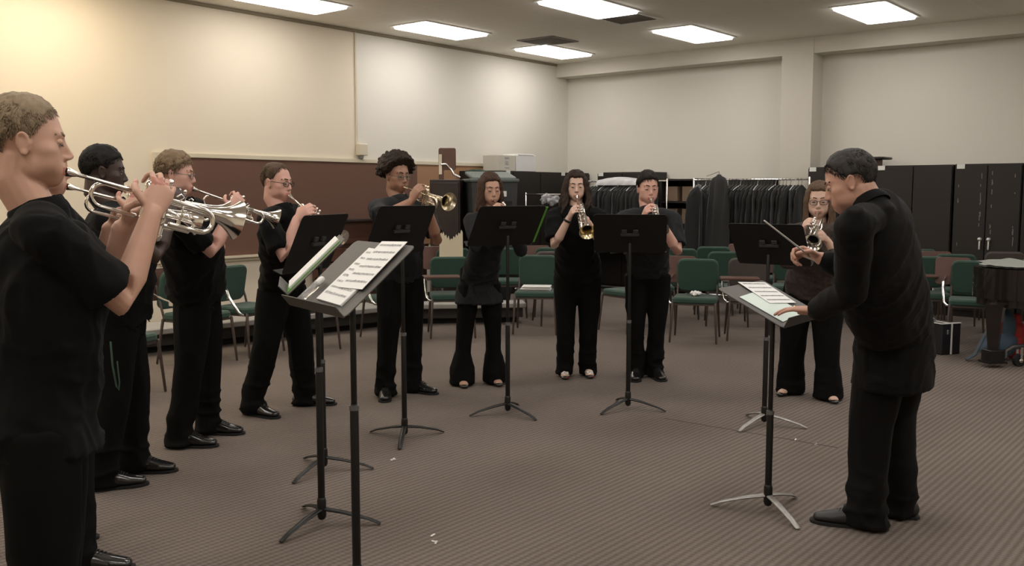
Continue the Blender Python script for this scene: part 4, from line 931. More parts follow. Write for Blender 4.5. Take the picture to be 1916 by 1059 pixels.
def person(s):
    """One standing figure. All positions are room coordinates."""
    H = s['H']; g_ = s.get('girth', 1.0); fem = s.get('fem', False)
    Fd = D(s['az']); Rt = np.cross(Fd, UP); face = D(s.get('haz', s['az'])); vox = s.get('vox', .006)
    mouth = s['mouth']; hs = s.get('hs', .97 if fem else 1.0); hp = s.get('hpitch', -8)
    hy = nrm(face * math.cos(R_(hp)) + UP * math.sin(R_(hp))); hx = nrm(np.cross(hy, UP)); hz = np.cross(hx, hy)
    if s.get('htilt'): a = R_(s['htilt']); hx, hz = hx * math.cos(a) + hz * math.sin(a), hz * math.cos(a) - hx * math.sin(a)
    ho = mouth - (hy * .098 - hz * .072) * hs
    def Hh(x, y, z): return ho + (hx * x + hy * y + hz * z) * hs
    fr, fl = s['feet']; mid = (fr[0] + fl[0]) / 2; mid[2] = 0
    base = mid.copy(); t = empty('person', base, s['label'], 'person', world=True)
    # skeleton
    sz = s.get('shz', mouth[2] - .138); shc = ho + Fd * s.get('shf', .035); shc = np.array([shc[0], shc[1], sz]) + s.get('shoff', np.zeros(3))
    pz = .515 * H; pel = mid + Fd * s.get('pf', -.01); pel = np.array([pel[0], pel[1], pz]) + s.get('poff', np.zeros(3))
    if s.get('pelmix') is not None: k = s['pelmix']; pel[:2] = pel[:2] * (1 - k) + shc[:2] * k
    shw = (.168 if fem else .195) * (.5 + .5 * g_) * s.get('shw', 1)
    lat = Rt
    JR, JL = shc + lat * shw, shc - lat * shw; neck0 = shc + UP * .035 - Fd * .005
    l1, l2 = .172 * H, .148 * H
    g = Geo()
    # skin body: head
    A = np.array([hx, hy, hz]); e = lambda c, r, ax=A: g.ell(Hh(*c), np.array(r) * hs, ax)
    fw = s.get('facew', 1.0); hv, hf = head_form(fw, s.get('nose', 1.0), s.get('puff', 1.0), fem); g.add(ho + (hv * hs) @ A, hf)
    for q in (-1, 1):
        ax = np.array([nrm(hx + hy * .30 * -q), nrm(hy * q + hx * .30), hz]); ax[1] = np.cross(hz, ax[0])
        rim = [(q * (.079 + .006 * math.sin(a)), -.012 + .0145 * math.cos(a) - .004 * math.sin(a), -.010 + .0265 * math.sin(a)) for a in np.linspace(-1.3, 4.3, 14)]
        g.tube([Hh(*c) for c in rim], .0042 * hs, n=8); e((q * .0765, -.010, -.010), (.006, .015, .026)); e((q * .079, -.008, -.036), (.006, .009, .009))
    nr = .060 * (.55 + .45 * g_) * (.86 if fem else 1)
    g.tube([Hh(0, -.022, -.045), Hh(0, -.028, -.10), neck0 - UP * .02, shc - UP * .06], [(nr, nr * 1.02), (nr, nr), (nr * .98, nr * .96), (nr * .9, nr * .75)], ref=lat, n=16)
    if s.get('chin2'): e((0, .02, -.098), (.042, .045, .02))
    # torso and legs inside the clothes
    g.tube([shc - UP * .05, (shc + pel) / 2, pel, pel - UP * .08], [(.105, .055), (.11, .07), (.13, .08), (.11, .07)], ref=lat, n=16)
    g.tube([JR - UP * .015, JL - UP * .015], .038)
    legs = []
    for j, (fp, fa) in enumerate((fr, fl)):
        q = 1 if j == 0 else -1; fd = D(fa); ank = np.array([fp[0], fp[1], .085]) - fd * .045; hip = pel + lat * q * .092 * (.6 + .4 * g_) - UP * .03
        kn = (hip + ank) / 2 + nrm(fd + Fd) * .022 + UP * .01; legs.append((hip, kn, ank, fd, fp))
        g.tube([hip, kn, ank], [.07, .045, .032], n=12); g.tube([ank - UP * .03 - fd * .02, ank - UP * .045 + fd * .06, ank - UP * .055 + fd * .14], [(.03, .032), (.036, .026), (.032, .016)], ref=np.cross(fd, UP), n=12)
    # arms
    arms = []; gm = (.5 + .5 * g_) * (.82 if fem else 1.0)
    for j in (0, 1):
        J = (JR, JL)[j]; hd = s['hands'][j]; w = hd['w']; el = ik(J, w, l1, l2, hd['pole']); arms.append((J, el, w))
        fa = nrm(w - el); mid1 = el + (w - el) * .28
        g.tube([J, J + (el - J) * .5, el, mid1, w - fa * .02, w + fa * .005], [.042 * gm, .045 * gm, .039 * gm, .042 * gm, .029 * gm, .026 * gm], n=14)
        hand(g, w, hd['fd'], hd['n'], hd['side'], hd['curls'], s.get('hand', .90 if fem else 1.0), hd.get('spread', 4), hd.get('thumb'))
    me = remesh(g, vox, 2, .5); P = mco(me)
    # eye sockets, mouth crease
    L = P - ho; q = np.stack([L @ hx, L @ hy, L @ hz], 1) / hs; dep = np.zeros(len(P))
    dep += .003 * np.exp(-((q[:, 0] / .02) ** 2 + ((q[:, 1] - .095) / .02) ** 2 + ((q[:, 2] + .0715) / .003) ** 2))
    P = P - hy * (dep * hs)[:, None]; setco(me, P)
    sm = skin(*s['skin']); n0 = len(me.polygons); cen = np.empty(n0 * 3); me.polygons.foreach_get('center', cen); cen = cen.reshape(-1, 3) - ho
    cq = np.stack([cen @ hx, cen @ hy, cen @ hz], 1) / hs
    lip = (np.abs(cq[:, 0]) < .024) & (cq[:, 1] > .08) & (np.abs(cq[:, 2] + .0715) < .0105)
    o = mobj('body', me, list(sm), t); me.polygons.foreach_set('material_index', lip.astype(np.int32)); me.update()
    # eyes, brows, lashes
    for sgn in (-1, 1):
        ey = obj('eye', Geo().ell(Hh(sgn * .031, .0715, .002), np.array([.0125, .0125, .0125]) * hs, A, 16, 12), M_eye, t)
        gi = Geo().ell(Hh(sgn * .031, .0815, -.001), np.array([.0052, .0032, .0052]) * hs, A, 12, 8); io = obj('iris', gi, M_iris, ey); io.data.transform(Matrix.Translation(-Vector(t['_w'])))
    g = Geo()
    for sgn in (-1, 1): g.tube([Hh(sgn * .013, .0870, .025), Hh(sgn * .032, .0805, .030), Hh(sgn * .050, .064, .024)], [(.0035 * hs, .0022 * hs)] * 3, n=8)
    obj('eyebrows', g, hairmat(*s['hair']), t)
    g = Geo()
    for sgn in (-1, 1):      # upper lids
        g.ell(Hh(sgn * .031, .0712, .0045), np.array([.0140, .0136, .0112]) * hs, A, 16, 12)
    obj('eyelids', g, sm[0], t)
    g = Geo()
    for sgn in (-1, 1): g.tube([Hh(sgn * .018, .0815, -.002), Hh(sgn * .025, .0850, -.0045), Hh(sgn * .033, .0855, -.005), Hh(sgn * .045, .0775, -.002)], .0014 * hs, n=6)
    obj('eyelashes', g, mat('dark_lash', (.02, .013, .01), .7), t)
    # hair
    k = s.get('style', 'short'); HH = (hx, hy, hz, ho, hs)
    if k == 'afro':
        g = hair_shell('afro', .055, s.get('seed', 1), HH, [30, 30, 24, 4, -20, -10, -20, -40, -44])
        rs = np.random.RandomState(5)
        for q in range(150):
            a, b = rs.uniform(0, 2 * math.pi), rs.uniform(-.25, 1); dd = np.array([math.sin(a) * math.sqrt(1 - b * b), math.cos(a) * math.sqrt(1 - b * b), b])
            if dd[1] > .5 and b < .66: continue
            if dd[1] > .1 and b < .1: continue
            rad = 1 / math.sqrt(((dd / np.array([.0775, .099, .092])) ** 2).sum()) + .044 + rs.uniform(-.004, .012); g.ell(Hh(*(np.array([0, -.018, .028]) + dd * rad)), [rs.uniform(.010, .017)] * 3, None, 8, 6)
        me = remesh(g, .0055, 1); P = mco(me); setco(me, P + mno(me) * ((vnoise(P * 90) - .5) * .01)[:, None]); mobj('hair', me, hairmat(*s['hair']), t)
    else:
        g = hair_shell(k, s.get('thick', .012) * (1 if k == 'long' else .55), s.get('seed', 1), HH, s.get('thr'), s.get('wave', .004) * .6, s.get('top', .006) * .7)
        if k == 'long':
            rs = np.random.RandomState(s.get('seed', 3)); ln = s.get('hairlen', .30); wv = s.get('hairwave', .012); fullness = s.get('full', 1.0)
            for q in range(46):
                a = math.pi * (.30 + 1.4 * q / 45) + rs.uniform(-.06, .06)      # around the back from temple to temple
                x, y = math.sin(a), math.cos(a); lay = rs.uniform(0, 1)
                x0_, y0_ = .080 * x, -.018 + .100 * y; pts = []; ll = ln * rs.uniform(.82, 1.05)
                for u in np.linspace(0, 1, 9):
                    out = 1.0 + (.10 + .28 * u * fullness) * (.5 + lay * .6); z = .06 - (.06 + ll) * u
                    px_, py_ = x0_ * out * (.95 if u < .12 else 1), (y0_ + .018) * (1 + .12 * u) - .018
                    if abs(x) > .75: py_ += .03 * u * s.get('fwd', 1)
                    pts.append(Hh(px_, py_, .06 - .02 * u) - UP * ((.04 + ll) * u) + (hx * math.sin(u * 9 + q * 1.7) + hy * math.cos(u * 8 + q)) * wv * u)
                g.tube(pts, [.011] + [.013] * 6 + [.010, .005], n=7)
        me = remesh(g, .0045 if vox < .0045 else .006, 2 if k == 'long' else 1, .4); P = mco(me); N = mno(me)
        Lq = P - ho; u = np.stack([Lq @ hx, Lq @ hy, Lq @ hz], 1)
        setco(me, P + N * ((vnoise(u * np.array([160, 160, 30]), 2) - .5) * (.007 if k == 'long' else .003) + (vnoise(u * 45, 4) - .5) * .004)[:, None]); ho_ = mobj('hair', me, hairmat(*s['hair']), t)
        if k == 'short':
            TH = s.get('thr') or [22, 22, 16, 0, -24, -16, -20, -46, -50]
            lay = lambda d: np.stack([np.sign(d[:, 0]) * .25 * (1 - d[:, 2]), np.where(d[:, 1] > -.1, .55, -.1) * np.clip(d[:, 2], 0, 1), -(1 - np.clip(d[:, 2], 0, 1)) * 1.1], 1)
            v_, f_ = tufts(HH, s.get('ntuft', 1700), s.get('tuft', .018), s.get('trad', .0019), s.get('seed', 1), TH, lay, s.get('thick', .012) * .55, s.get('lift', .38))
            nm = join_into(me, v_, f_, np.array(t['_w'])); nm.materials.append(hairmat(*s['hair'])); nm.polygons.foreach_set('use_smooth', [True] * len(nm.polygons)); ho_.data = nm
    if s.get('glasses'):
        g = Geo(); fm = s['glasses']
        for sgn in (-1, 1):
            ring = [Hh(sgn * .033 + .024 * math.copysign(abs(math.cos(a)) ** .6, math.cos(a)), .096 - .28 * abs(sgn * .033 + .024 * math.cos(a)) ** 1.0 * .5, -.003 + .0155 * math.copysign(abs(math.sin(a)) ** .7, math.sin(a))) for a in np.linspace(0, 2 * math.pi, 21)]
            g.tube(ring, .0019 * hs if fm is M_rubber or True else .001, n=6, cap=0)
            g.tube([Hh(sgn * .057, .088, .003), Hh(sgn * .074, .05, .003), Hh(sgn * .082, -.005, .004), Hh(sgn * .080, -.025, -.01)], .0017, n=6)
        g.tube([Hh(-.010, .094, .003), Hh(0, .097, .006), Hh(.010, .094, .003)], .0018, n=6); go = obj('glasses', g, fm, t)
        g = Geo()
        for sgn in (-1, 1): g.ell(Hh(sgn * .033, .090, -.003), np.array([.023, .0008, .0145]) * hs, A, 16, 10)
        lo = obj('lens', g, lens_mat(), go); lo.data.transform(Matrix.Translation(-Vector(t['_w'])))
    # shirt or jacket
    cm = s.get('cloth', M_cloth); sb = pel; top = shc; sp = lambda u: sb + (top - sb) * u + Fd * (.018 * math.sin(math.pi * max(0, min(1, u)))) * s.get('belly', 1)
    hemz = s.get('hem', -.02); wv = s.get('vclothes', .009)
    if fem: tab = [(hemz, .165, .115), (0.0, .165, .118), (.25, .150, .108), (.45, .140, .105), (.70, .150, .125), (.88, .150, .100), (1.0, .120, .072), (1.04, .075, .058), (1.05, .04, .03)]
    else: tab = [(hemz, .168, .118), (0.0, .168, .120), (.25, .163, .118), (.45, .165, .120), (.70, .178, .128), (.88, .180, .115), (1.0, .140, .082), (1.04, .085, .066), (1.05, .04, .03)]
    if s.get('boxy'): tab[1] = (0.0, .180, .130); tab[2] = (.25, .180, .138); tab[3] = (.45, .180, .138)
    if s.get('flare'): tab[0] = (hemz, tab[0][1] * s['flare'], tab[0][2] * s['flare'])
    g = Geo(); g.tube([sp(u) if u > 0 else sb + UP * (u * np.linalg.norm(top - sb)) for u, a, b in tab], [(a * g_, b * g_ * s.get('depth', 1)) for u, a, b in tab], ref=lat, n=24, cap=0)
    if s.get('tummy'): g.ell(sp(.28) + Fd * .06 * g_, (.14 * g_, .10 * s['tummy'], .15), np.array([lat, Fd, UP]))
    if fem:
        for q in (-1, 1): g.ell(sp(.70) + Fd * .075 * g_ + lat * q * .065 * g_, (.062, .05, .058), np.array([lat, Fd, UP]))
    sr = .060 * (.5 + .5 * g_) * (.88 if fem else 1)
    g.tube([JR - lat * .01 - UP * .012, shc + lat * shw * .5 + UP * .012, shc + UP * .008 - Fd * .005, shc - lat * shw * .5 + UP * .012, JL + lat * .01 - UP * .012], [sr * 1.02, sr, sr * .95, sr, sr * 1.02], n=16)
    if s.get('collar', True): nd0 = nrm(Hh(0, -.028, -.10) - neck0); g.tube([shc - UP * .02, neck0, neck0 + nd0 * (.022 + s.get('colz', 0))], [sr * 1.3, nr * 1.26, nr * 1.10], n=20, cap=0)
    slv = s.get('sleeve', .8)
    for J, el, w in arms:
        d = nrm(el - J)
        if slv <= 1: g.tube([J, J + (el - J) * .45, J + (el - J) * slv], [sr * 1.03, sr * 1.04, sr * 1.13], n=20, cap=0)
        else: g.tube([J, J + (el - J) * .5, el, el + (w - el) * .5, el + (w - el) * (slv - 1)], [sr * 1.05, sr * .98, sr * .92, sr * .82, sr * .70], n=18, cap=1)
    me = remesh(g, wv, 5, .5); P = mco(me); N = mno(me); b = np.stack([(P - pel) @ lat, (P - pel) @ Fd, P[:, 2]], 1); sd = s.get('seed', 1)
    warp = vnoise(b * 4, sd)[:, None] * np.array([1.2, .3, 1.4]); sk = b @ np.array([[1, 0, .45], [0, 1, .25], [-.5, .2, 1]]); f1 = vnoise(sk * np.array([8, 8, 4.5]) + warp * 1.5, sd + 2); f2 = vnoise(sk * np.array([19, 17, 9]) + warp * 2, sd + 3)
    amp = s.get('wrinkle', 1.0); low = np.clip(1 - (P[:, 2] - pel[2]) / .25, 0, 1)
    disp = amp * (.018 * (1 - np.abs(2 * f1 - 1)) ** 2 + .007 * (1 - np.abs(2 * f2 - 1)) ** 2 - .008) + amp * .012 * low * ((1 - np.abs(2 * vnoise(b * np.array([6, 6, 15]) + warp * 3, sd + 9) - 1)) ** 2 - .3)
    disp = disp * np.clip((shc[2] + .07 - P[:, 2]) / .08, .2, 1)
    setco(me, P + N * disp[:, None]); shirt = mobj(s.get('topname', 'polo_shirt'), me, cm, t)
    if s.get('collar', True):
        nd = nrm(Hh(0, -.028, -.10) - neck0); na = nrm(lat - nd * np.dot(lat, nd)); nf = np.cross(nd, na); nf = nf if np.dot(nf, Fd) > 0 else -nf; shirt_neck = nd; g = Geo(); cc = neck0 + nd * (.022 + s.get('colz', 0))
        ring = [cc + na * (nr * 1.16) * math.sin(a) + nf * (nr * 1.18) * math.cos(a) - nd * (.026 * max(0, math.cos(a))) for a in np.linspace(.25, 2 * math.pi - .25, 22)]
        g.tube(ring, [(.022, .005)] * 22, ref=nd, n=8); co = obj('collar', g, cm, shirt); co.data.transform(Matrix.Translation(-Vector(t['_w'])))
    # trousers
    g = Geo(); pm = s.get('pcloth', M_pants); wz = pel + UP * .10
    g.tube([wz, pel, pel - UP * .09], [(.150 * g_, .110 * g_), (.165 * g_, .120 * g_), (.150 * g_, .110 * g_)], ref=lat, n=22, cap=1)
    k_ = s.get('legw', 1.0) * (.5 + .5 * g_); hw = s.get('hemw', .072)
    for hip, kn, ank, fd, fp in legs:
        q = 1 if np.dot(hip - pel, lat) > 0 else -1
        g.tube([hip, hip + (kn - hip) * .35, kn, kn + (ank - kn) * .5, ank + UP * .05, ank - UP * .068], [(.095 * k_, .105 * k_), (.094 * k_, .102 * k_), (.074 * k_, .08 * k_), (.066 * k_, .072 * k_), (hw * .93, hw), (hw, hw * 1.1)], ref=lat, n=20, cap=0)
    me = remesh(g, .010, 4, .5); P = mco(me); N = mno(me); b = np.stack([(P - pel) @ lat, (P - pel) @ Fd, P[:, 2]], 1)
    f1 = vnoise(b * np.array([11, 11, 2.6]) + 3, sd + 5); f2 = vnoise(b * np.array([9, 9, 16]), sd + 6); lowk = np.clip(1 - P[:, 2] / .42, 0, 1) * s.get('break', 1.0)
    disp = .014 * (1 - np.abs(2 * f1 - 1)) ** 2 - .004 + lowk * .026 * ((1 - np.abs(2 * f2 - 1)) ** 2 - .3)
    P = P + N * disp[:, None]; P[:, 2] = np.maximum(P[:, 2], .012); setco(me, P); mobj(s.get('botname', 'trousers'), me, pm, t)
    # shoes
    for hip, kn, ank, fd, fp in legs:
        a = np.array([fp[0], fp[1], 0]); sx = np.cross(fd, UP); L = s.get('shoe', 1.0); kind = s.get('shoetype', 'dress')
        if kind == 'dress':
            g = Geo().tube([a - fd * .10 * L + UP * .045, a - fd * .05 * L + UP * .05, a + fd * .03 * L + UP * .048, a + fd * .09 * L + UP * .036, a + fd * .155 * L + UP * .028], [(.036, .042), (.038, .048), (.044, .042), (.047, .031), (.036, .021)], ref=sx, n=16)
            me = remesh(g, .006, 3); P = mco(me); P[:, 2] = np.maximum(P[:, 2], .010); setco(me, P); sh = mobj('shoe', me, s.get('shoemat', M_shoe), t)
            gs = Geo(); ol = [(-.135, 0), (-.125, .028), (-.08, .036), (-.03, .034), (.04, .042), (.10, .048), (.15, .044), (.182, .022), (.188, 0)]; ol = ol + [(x, -y) for x, y in ol[-2:0:-1]]; nn_ = len(ol)
            gs.add([a + fd * x * L + sx * y * 1.05 + UP * z for z in (.001, .014) for x, y in ol], [tuple(range(nn_))[::-1], tuple(range(nn_, 2 * nn_))] + [(i, (i + 1) % nn_, nn_ + (i + 1) % nn_, nn_ + i) for i in range(nn_)])
            so = obj('sole', gs, M_rubber, sh, smooth=False); so.data.transform(Matrix.Translation(-Vector(t['_w'])))
            gl = Geo()
            for q in range(4): gl.tube([a + fd * (.035 + .013 * q) + sx * .02 + UP * (.086 - .006 * q), a + fd * (.04 + .013 * q) + UP * (.093 - .0065 * q), a + fd * (.045 + .013 * q) - sx * .02 + UP * (.084 - .006 * q)], .0022, n=6)
            lo = obj('laces', gl, M_rubber, sh); lo.data.transform(Matrix.Translation(-Vector(t['_w'])))
        else:
            g = Geo().tube([a - fd * .09 + UP * .045, a + UP * .03, a + fd * .08 + UP * .022, a + fd * .12 + UP * .018], [(.030, .03), (.031, .02), (.040, .017), (.030, .013)], ref=sx, n=14)
            g.ell(a + fd * .0 + UP * .012, (.12, .036, .012), np.array([fd, sx, UP]))
            me = remesh(g, .005, 2); P = mco(me); P[:, 2] = np.maximum(P[:, 2], .002)
            # keep the instep open: the vamp only covers toes and heel
            b = P - a; x = b @ fd; op = (x > -.03) & (x < .075); P[op, 2] = np.minimum(P[op, 2], .022); setco(me, P); sh = mobj('shoe', me, M_shoe, t)
            gi = Geo().tube([a - fd * .04 + UP * .075, a + fd * .02 + UP * .045, a + fd * .085 + UP * .026], [(.027, .026), (.032, .022), (.036, .012)], ref=sx, n=14); obj('instep', gi, sm[0], t)
            if kind == 'sandal':
                gf = Geo(); fc = a + fd * .075 + UP * .05
                for q in range(5): an = 2 * math.pi * q / 5; gf.ell(fc + (sx * math.cos(an) + nrm(fd - UP * .4) * math.sin(an)) * .02, (.013, .013, .006), None, 10, 6)
                fo = obj('flower_ornament', gf, M_white, sh); fo.data.transform(Matrix.Translation(-Vector(t['_w'])))
                gt = Geo()
                for q in range(5): gt.ell(a + fd * (.128 - .006 * abs(q - 1)) + sx * (-.024 + .012 * q) + UP * .022, (.006, .006, .004), None, 8, 6)
                obj('painted_toenails', gt, mat('red_nail_polish', (.5, .02, .03), .2), t)
    if s.get('belt'):
        g = Geo(); bz = pel + UP * (.075); g.tube([bz + lat * .160 * g_ * math.cos(a) + Fd * .120 * g_ * math.sin(a) for a in np.linspace(0, 2 * math.pi, 33)], [(.016, .004)] * 33, ref=UP, n=8, cap=0); obj('belt', g, M_shoe, t)
    return dict(t=t, arms=arms, Rt=Rt, Fd=Fd, pel=pel, shc=shc, Hh=Hh, hx=hx, hy=hy, hz=hz, legs=legs)

def player(label, mouthpx, d, az, haz, taz, tp, feet, H, tl, kind=0, rpole=None, lpole=None, roll=0, **kw):
    m = PD(mouthpx[0], mouthpx[1], d)
    T, X, Y, Z = trumpet(kind, m, taz, tp, tl, roll)
    Fd = D(az); Rt = np.cross(Fd, UP)
    rp = Rt * .45 - UP * .8 - Fd * .35 if rpole is None else rpole; lp = -Rt * .35 - UP * .9 if lpole is None else lpole
    hs = .90 if kw.get('fem') else 1.0
    R = dict(w=T(.228, -.075, -.058), pole=rp, fd=nrm(Z * .93 + X * .25 + Y * .25), n=nrm(Y - X * .1), side=-X, curls=((38, 58, 42), (34, 60, 44), (34, 60, 44), (22, 48, 36)), spread=7, thumb=(.5, .1, .7))
    Lh = dict(w=T(.205, .080, -.115), pole=lp, fd=nrm(X * .72 + Z * .62 - Y * .10), n=nrm(-Y - Z * .1 + X * .15), side=Z, curls=((50, 62, 42), (54, 64, 44), (56, 64, 44), (56, 64, 40)), spread=2, thumb=(.4, .2, .7))
    f = [((V(q[0], q[1]) if abs(q[0]) < 20 else PG(q[0], q[1])), q[2]) for q in feet]
    return person(dict(label=label, H=H, az=az, haz=haz, mouth=m - D(haz) * -.0, feet=f, hands=(R, Lh), **kw))

DEBUG = []
fair = ('fair', (.56, .33, .24)); pink = ('pink', (.60, .34, .27)); pale = ('pale', (.60, .40, .31)); tan = ('tan', (.48, .28, .20)); brown = ('brown', (.30, .155, .10)); dark = ('dark', (.045, .024, .018))
P1 = player('nearest person at far left, black polo, short fair hair, playing a trumpet in profile', (124, 321), 2.62, 66, 63, 50, -16, ((-1.29, 2.50, 66), (-1.37, 2.76, 50)), 1.80,
    'large silver trumpet nearest the camera, played by the fair-haired man at far left', vox=.0042, style='short', hair=('dark_blond', (.27, .205, .135)), thick=.006, top=.009, wave=.003, skin=fair, hem=-.20, shf=.025, shz=1.455, girth=1.04, depth=1.14, sleeve=.78, rpole=D(66+90)*.25-UP-D(66)*.35, vclothes=.007, hpitch=-6, seed=2, flare=1.1, nose=1.25, ntuft=5200, tuft=.014, trad=.0009, lift=.25, colz=.0, shw=.95, thr=[34, 32, 22, 6, -26, -14, -18, -44, -50])
P2 = player('person in black almost hidden behind the nearest player, only nose, chin and forearm showing', (126, 349), 3.55, 66, 62, 50, -15, ((164, 1070, 80), (100, 1020, 60)), 1.76,
    'silver trumpet just below and behind the nearest one', style='short', hair=('brown', (.09, .06, .04)), skin=fair, hem=-.02, seed=4)
P3 = player('person with dark skin in black polo and trousers, short black hair, behind the nearest player', (233, 352), 4.72, 75, 66, 60, -14, ((208, 914, 66), (268, 884, 82)), 1.745,
    'silver trumpet hidden behind two others, held by the dark-skinned player', style='short', hair=('black', (.008, .007, .006)), skin=dark, thick=.009, top=.010, seed=6, girth=1.14, depth=1.2, tuft=.008, lift=.9, trad=.0022)
P4 = player('person with fair tousled hair and thin glasses in black, profile before the tackboard', (361, 353), 5.40, 88, 82, 58, -20, ((352, 836, 88), (405, 812, 92)), 1.785,
    'silver trumpet of the fair-haired player with thin glasses, bell before the tackboard', style='short', hair=('light_brown', (.20, .14, .085)), thick=.016, top=.012, wave=.01, skin=pink, glasses=M_greymetal, belt=True, girth=1.12, depth=1.22, seed=8, tummy=1.0, lift=.5, tuft=.022, cloth=M_cloth, facew=1.08)
P5 = player('person with short brown hair and dark-rimmed glasses, feet apart, in front of the tackboard', (541, 365), 6.1, 108, 112, 129, -30, ((484, 778, 118), (582, 758, 85)), 1.745,
    'silver trumpet pointing down at a stand, played before the tackboard', style='short', hair=('brown2', (.085, .055, .035)), thick=.007, top=.004, skin=pink, glasses=M_rubber, seed=10, roll=-10, tuft=.010, girth=1.06, legw=1.1, thr=[36, 42, 26, 4, -22, -14, -20, -44, -50])
P6 = player('person with curly dark hair and glasses in charcoal polo, tallest in the middle', (757, 350), 6.7, 138, 138, 143, -11, ((722, 744, 176), (782, 734, 120)), 1.80,
    'silver brass trumpet with its round bell turned towards the camera', kind=2, style='afro', hair=('dark_curly', (.022, .014, .009)), skin=brown, glasses=M_greymetal, cloth=M_slate, seed=12, shoemat=M_shoe, rpole=D(228)*.9-UP*.4)
P7 = player('slim person with long straight brown hair in dark flared tunic behind a music stand', (924, 375), 7.1, 165, 160, 165, -17, ((866, 722, 170), (928, 719, 165)), 1.64,
    'trumpet of the slim long-haired player, mostly behind the stand', fem=True, style='long', hair=('long_brown', (.05, .028, .018)), skin=tan, hem=-.30, flare=1.26, seed=14, girth=.94, hemw=.098, legw=.9, shoetype='flat', cloth=M_slate, topname='tunic', collar=False, sleeve=1.95, hairlen=.34, fwd=-1.0, full=.8, wrinkle=.6, hpitch=-10, **{'break': .3})
P8 = player('person with long wavy dark hair and a wrist watch, short sleeves, gold bell pointing down', (1079, 367), 7.4, 180, 180, 178, -30, ((1057, 706, 182), (1101, 704, 176)), 1.70,
    'trumpet with gold bell interior pointing downwards at the camera', kind=1, fem=True, style='long', hair=('dark_brown', (.028, .017, .012)), skin=pale, seed=16, girth=1.16, hairlen=.25, hairwave=.030, full=2.1, shoetype='sandal', hem=-.12, collar=False, hpitch=-6, topname='short_sleeved_top', hemw=.07, roll=0)
P9 = player('person with short black hair in charcoal polo, the last but one in the row', (1218, 372), 7.3, 180, 172, 184, -25, ((1190, 708, 190), (1227, 707, 168)), 1.74,
    'trumpet of the short-haired player behind the shared stand', style='short', hair=('black2', (.014, .010, .008)), skin=pink, thick=.011, top=.024, cloth=M_slate, seed=18, thr=[24, 24, 18, 0, -26, -16, -22, -46, -50])
P10 = player('short person with long light brown hair, glasses and dark lace blouse, beside the conductor', (1531, 398), 6.65, 205, 200, 206, -21, ((1473, 738, 225), (1553, 750, 180)), 1.59,
    'silver trumpet of the player in the lace blouse, its bell above the conductor hand', fem=True, style='long', hair=('long_light_brown', (.10, .062, .038)), skin=pale, glasses=M_rubber, girth=1.25, seed=20, hairlen=.30, full=.7, shoetype='flat', collar=False, hem=-.1, sleeve=1.55, topname='lace_blouse', cloth=mat('lace_cloth', (.05, .035, .03), .8, var=.95, vscale=45, bump=.3, bscale=60), hemw=.102, legw=1.12, chin2=True, facew=1.12, hs=1.03, fwd=.4, **{'break': .4})
# watch on P8's wrist, wristband
def wristband(Pp, j, name, m, r=.03, k=.9):
    J, e, w = Pp['arms'][j]; d = nrm(w - e); c = e + (w - e) * k; a = nrm(np.cross(d, UP)); b = np.cross(d, a)
    g = Geo().tube([c + (a * math.cos(q) + b * math.sin(q)) * r for q in np.linspace(0, 2 * math.pi, 17)], [(.009, .003)] * 17, ref=d, n=6, cap=0); return obj(name, g, m, Pp['t'])
wristband(P8, 0, 'wrist_watch', M_rubber, .030); wristband(P2, 0, 'bracelet', M_chrome, .032, .84)
# green lanyard from a pocket (dark-skinned player)
def lanyard(Pp):
    q = PD(207, 640, 4.52); g = Geo().tube([q + UP * .0, q + UP * -.12 + V(.005, 0), q + UP * -.22 + V(.02, 0), q + UP * -.235 + V(.03, 0), q + UP * -.20 + V(.035, 0), q - UP * .1 + V(.02, .02)], [(.010, .003)] * 6, n=6)
    obj('green_lanyard', g, mat('dark_green_ribbon', (.02, .07, .05), .6), Pp['t'])
lanyard(P3)

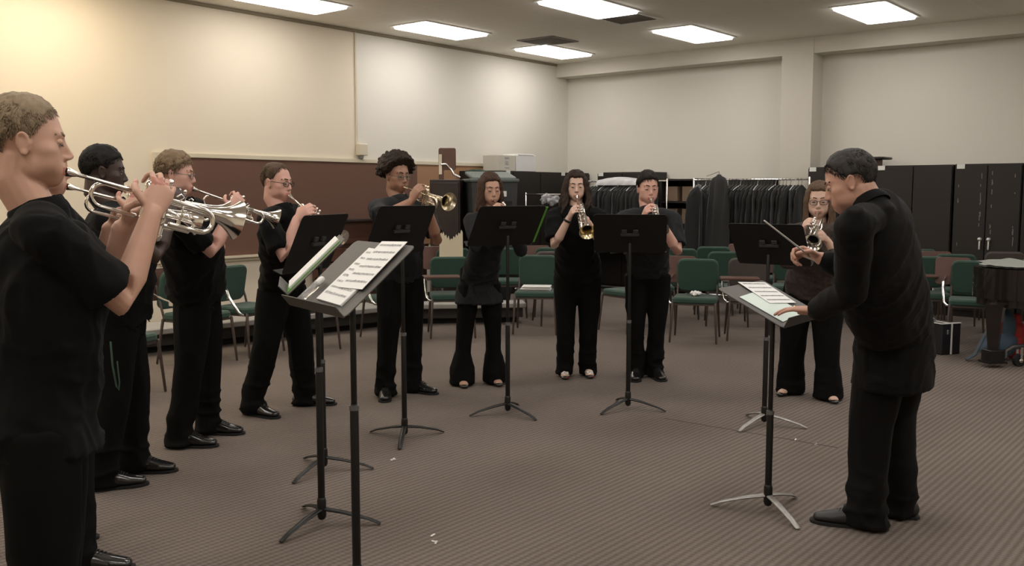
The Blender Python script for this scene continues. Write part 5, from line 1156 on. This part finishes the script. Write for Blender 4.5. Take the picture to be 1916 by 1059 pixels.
# conductor
def conductor():
    m = PD(1557, 388, 3.84); c, ax = SH8
    lh = PD(1478, 577, 4.02); lw = PD(1522, 580, 3.98)
    rh = PD(1512, 478, 4.15); rw = PD(1530, 487, 4.1)
    Fd = D(-52)
    L = dict(w=PD(1527, 581, 3.95), pole=-UP * .9 - Fd * .5 + D(150) * .3, fd=nrm(PD(1480, 577, 4.02) - PD(1527, 581, 3.95)), n=-ax[2], side=D(20), curls=((8, 14, 10), (10, 14, 10), (10, 14, 10), (12, 14, 10)), spread=7, thumb=(.8, .4, .1))
    R = dict(w=PD(1537, 484, 4.12), pole=-UP * .8 + np.cross(Fd, UP) * .6 - Fd * .2, fd=nrm(PD(1508, 472, 4.15) - PD(1537, 484, 4.12)), n=nrm(-UP * .7 + D(170) * .5), side=D(175), curls=((45, 62, 40), (55, 64, 40), (60, 64, 40), (62, 64, 40)), spread=2, thumb=(.7, .1, .6))
    s = person(dict(label='person in black suit bending over the low stand at right, conducting with a baton', H=1.80, az=-52, haz=-66, mouth=m, feet=[(PG(1660, 962), -60), (PG(1600, 985), -68)], hands=(R, L),
        vox=.0045, style='short', hair=('grey_black', (.035, .032, .030)), thick=.009, top=.006, ntuft=2600, tuft=.016, trad=.0011, lift=.12, skin=('ruddy', (.50, .28, .205)), girth=1.24, hpitch=-24, shf=-.10, shz=m[2] - .055, poff=-Fd * .06, cloth=M_suit, hem=-.34, flare=1.16, boxy=True, sleeve=1.93, topname='suit_jacket', wrinkle=.55, seed=30, legw=1.05, hemw=.082, colz=.02, vclothes=.008, shoemat=M_shoe2, shoe=1.08, pcloth=M_suit, thr=[30, 28, 20, 0, -28, -16, -20, -50, -54]))
    a = PD(1514, 478, 4.13); tip = PD(1430, 413, 3.75); bt = empty('baton', a, 'thin white baton in the conductor raised right hand', 'baton', world=True)
    obj('shaft', Geo().tube([a, tip], [.0042, .003], n=10), M_white, bt); obj('grip', Geo().tube([a + (a - tip) * .04, a, a - (a - tip) * .08], [.006, .009, .005], n=12), mat('cork_grip', (.4, .3, .2), .7), bt)
    J, e, w = s['arms'][1]; fd = nrm(w - e)
    g = Geo(); q = PD(1487, 577, 4.01); g.tube([q + UP * .010 * math.cos(x) + D(60) * .010 * math.sin(x) for x in np.linspace(0, 2 * math.pi, 13)], .0016, n=6, cap=0); obj('gold_ring', g, mat('gold', (.8, .55, .2), .2, 1), s['t'])
    for ob, c2 in (('conductor_collar', 0),): pass
    return s
PC = conductor()
for o in bpy.data.objects:
    if o.get('label') and len(o['label'].split()) > 16: print('LONG', o['label'])
    if '_w' in o: del o['_w']
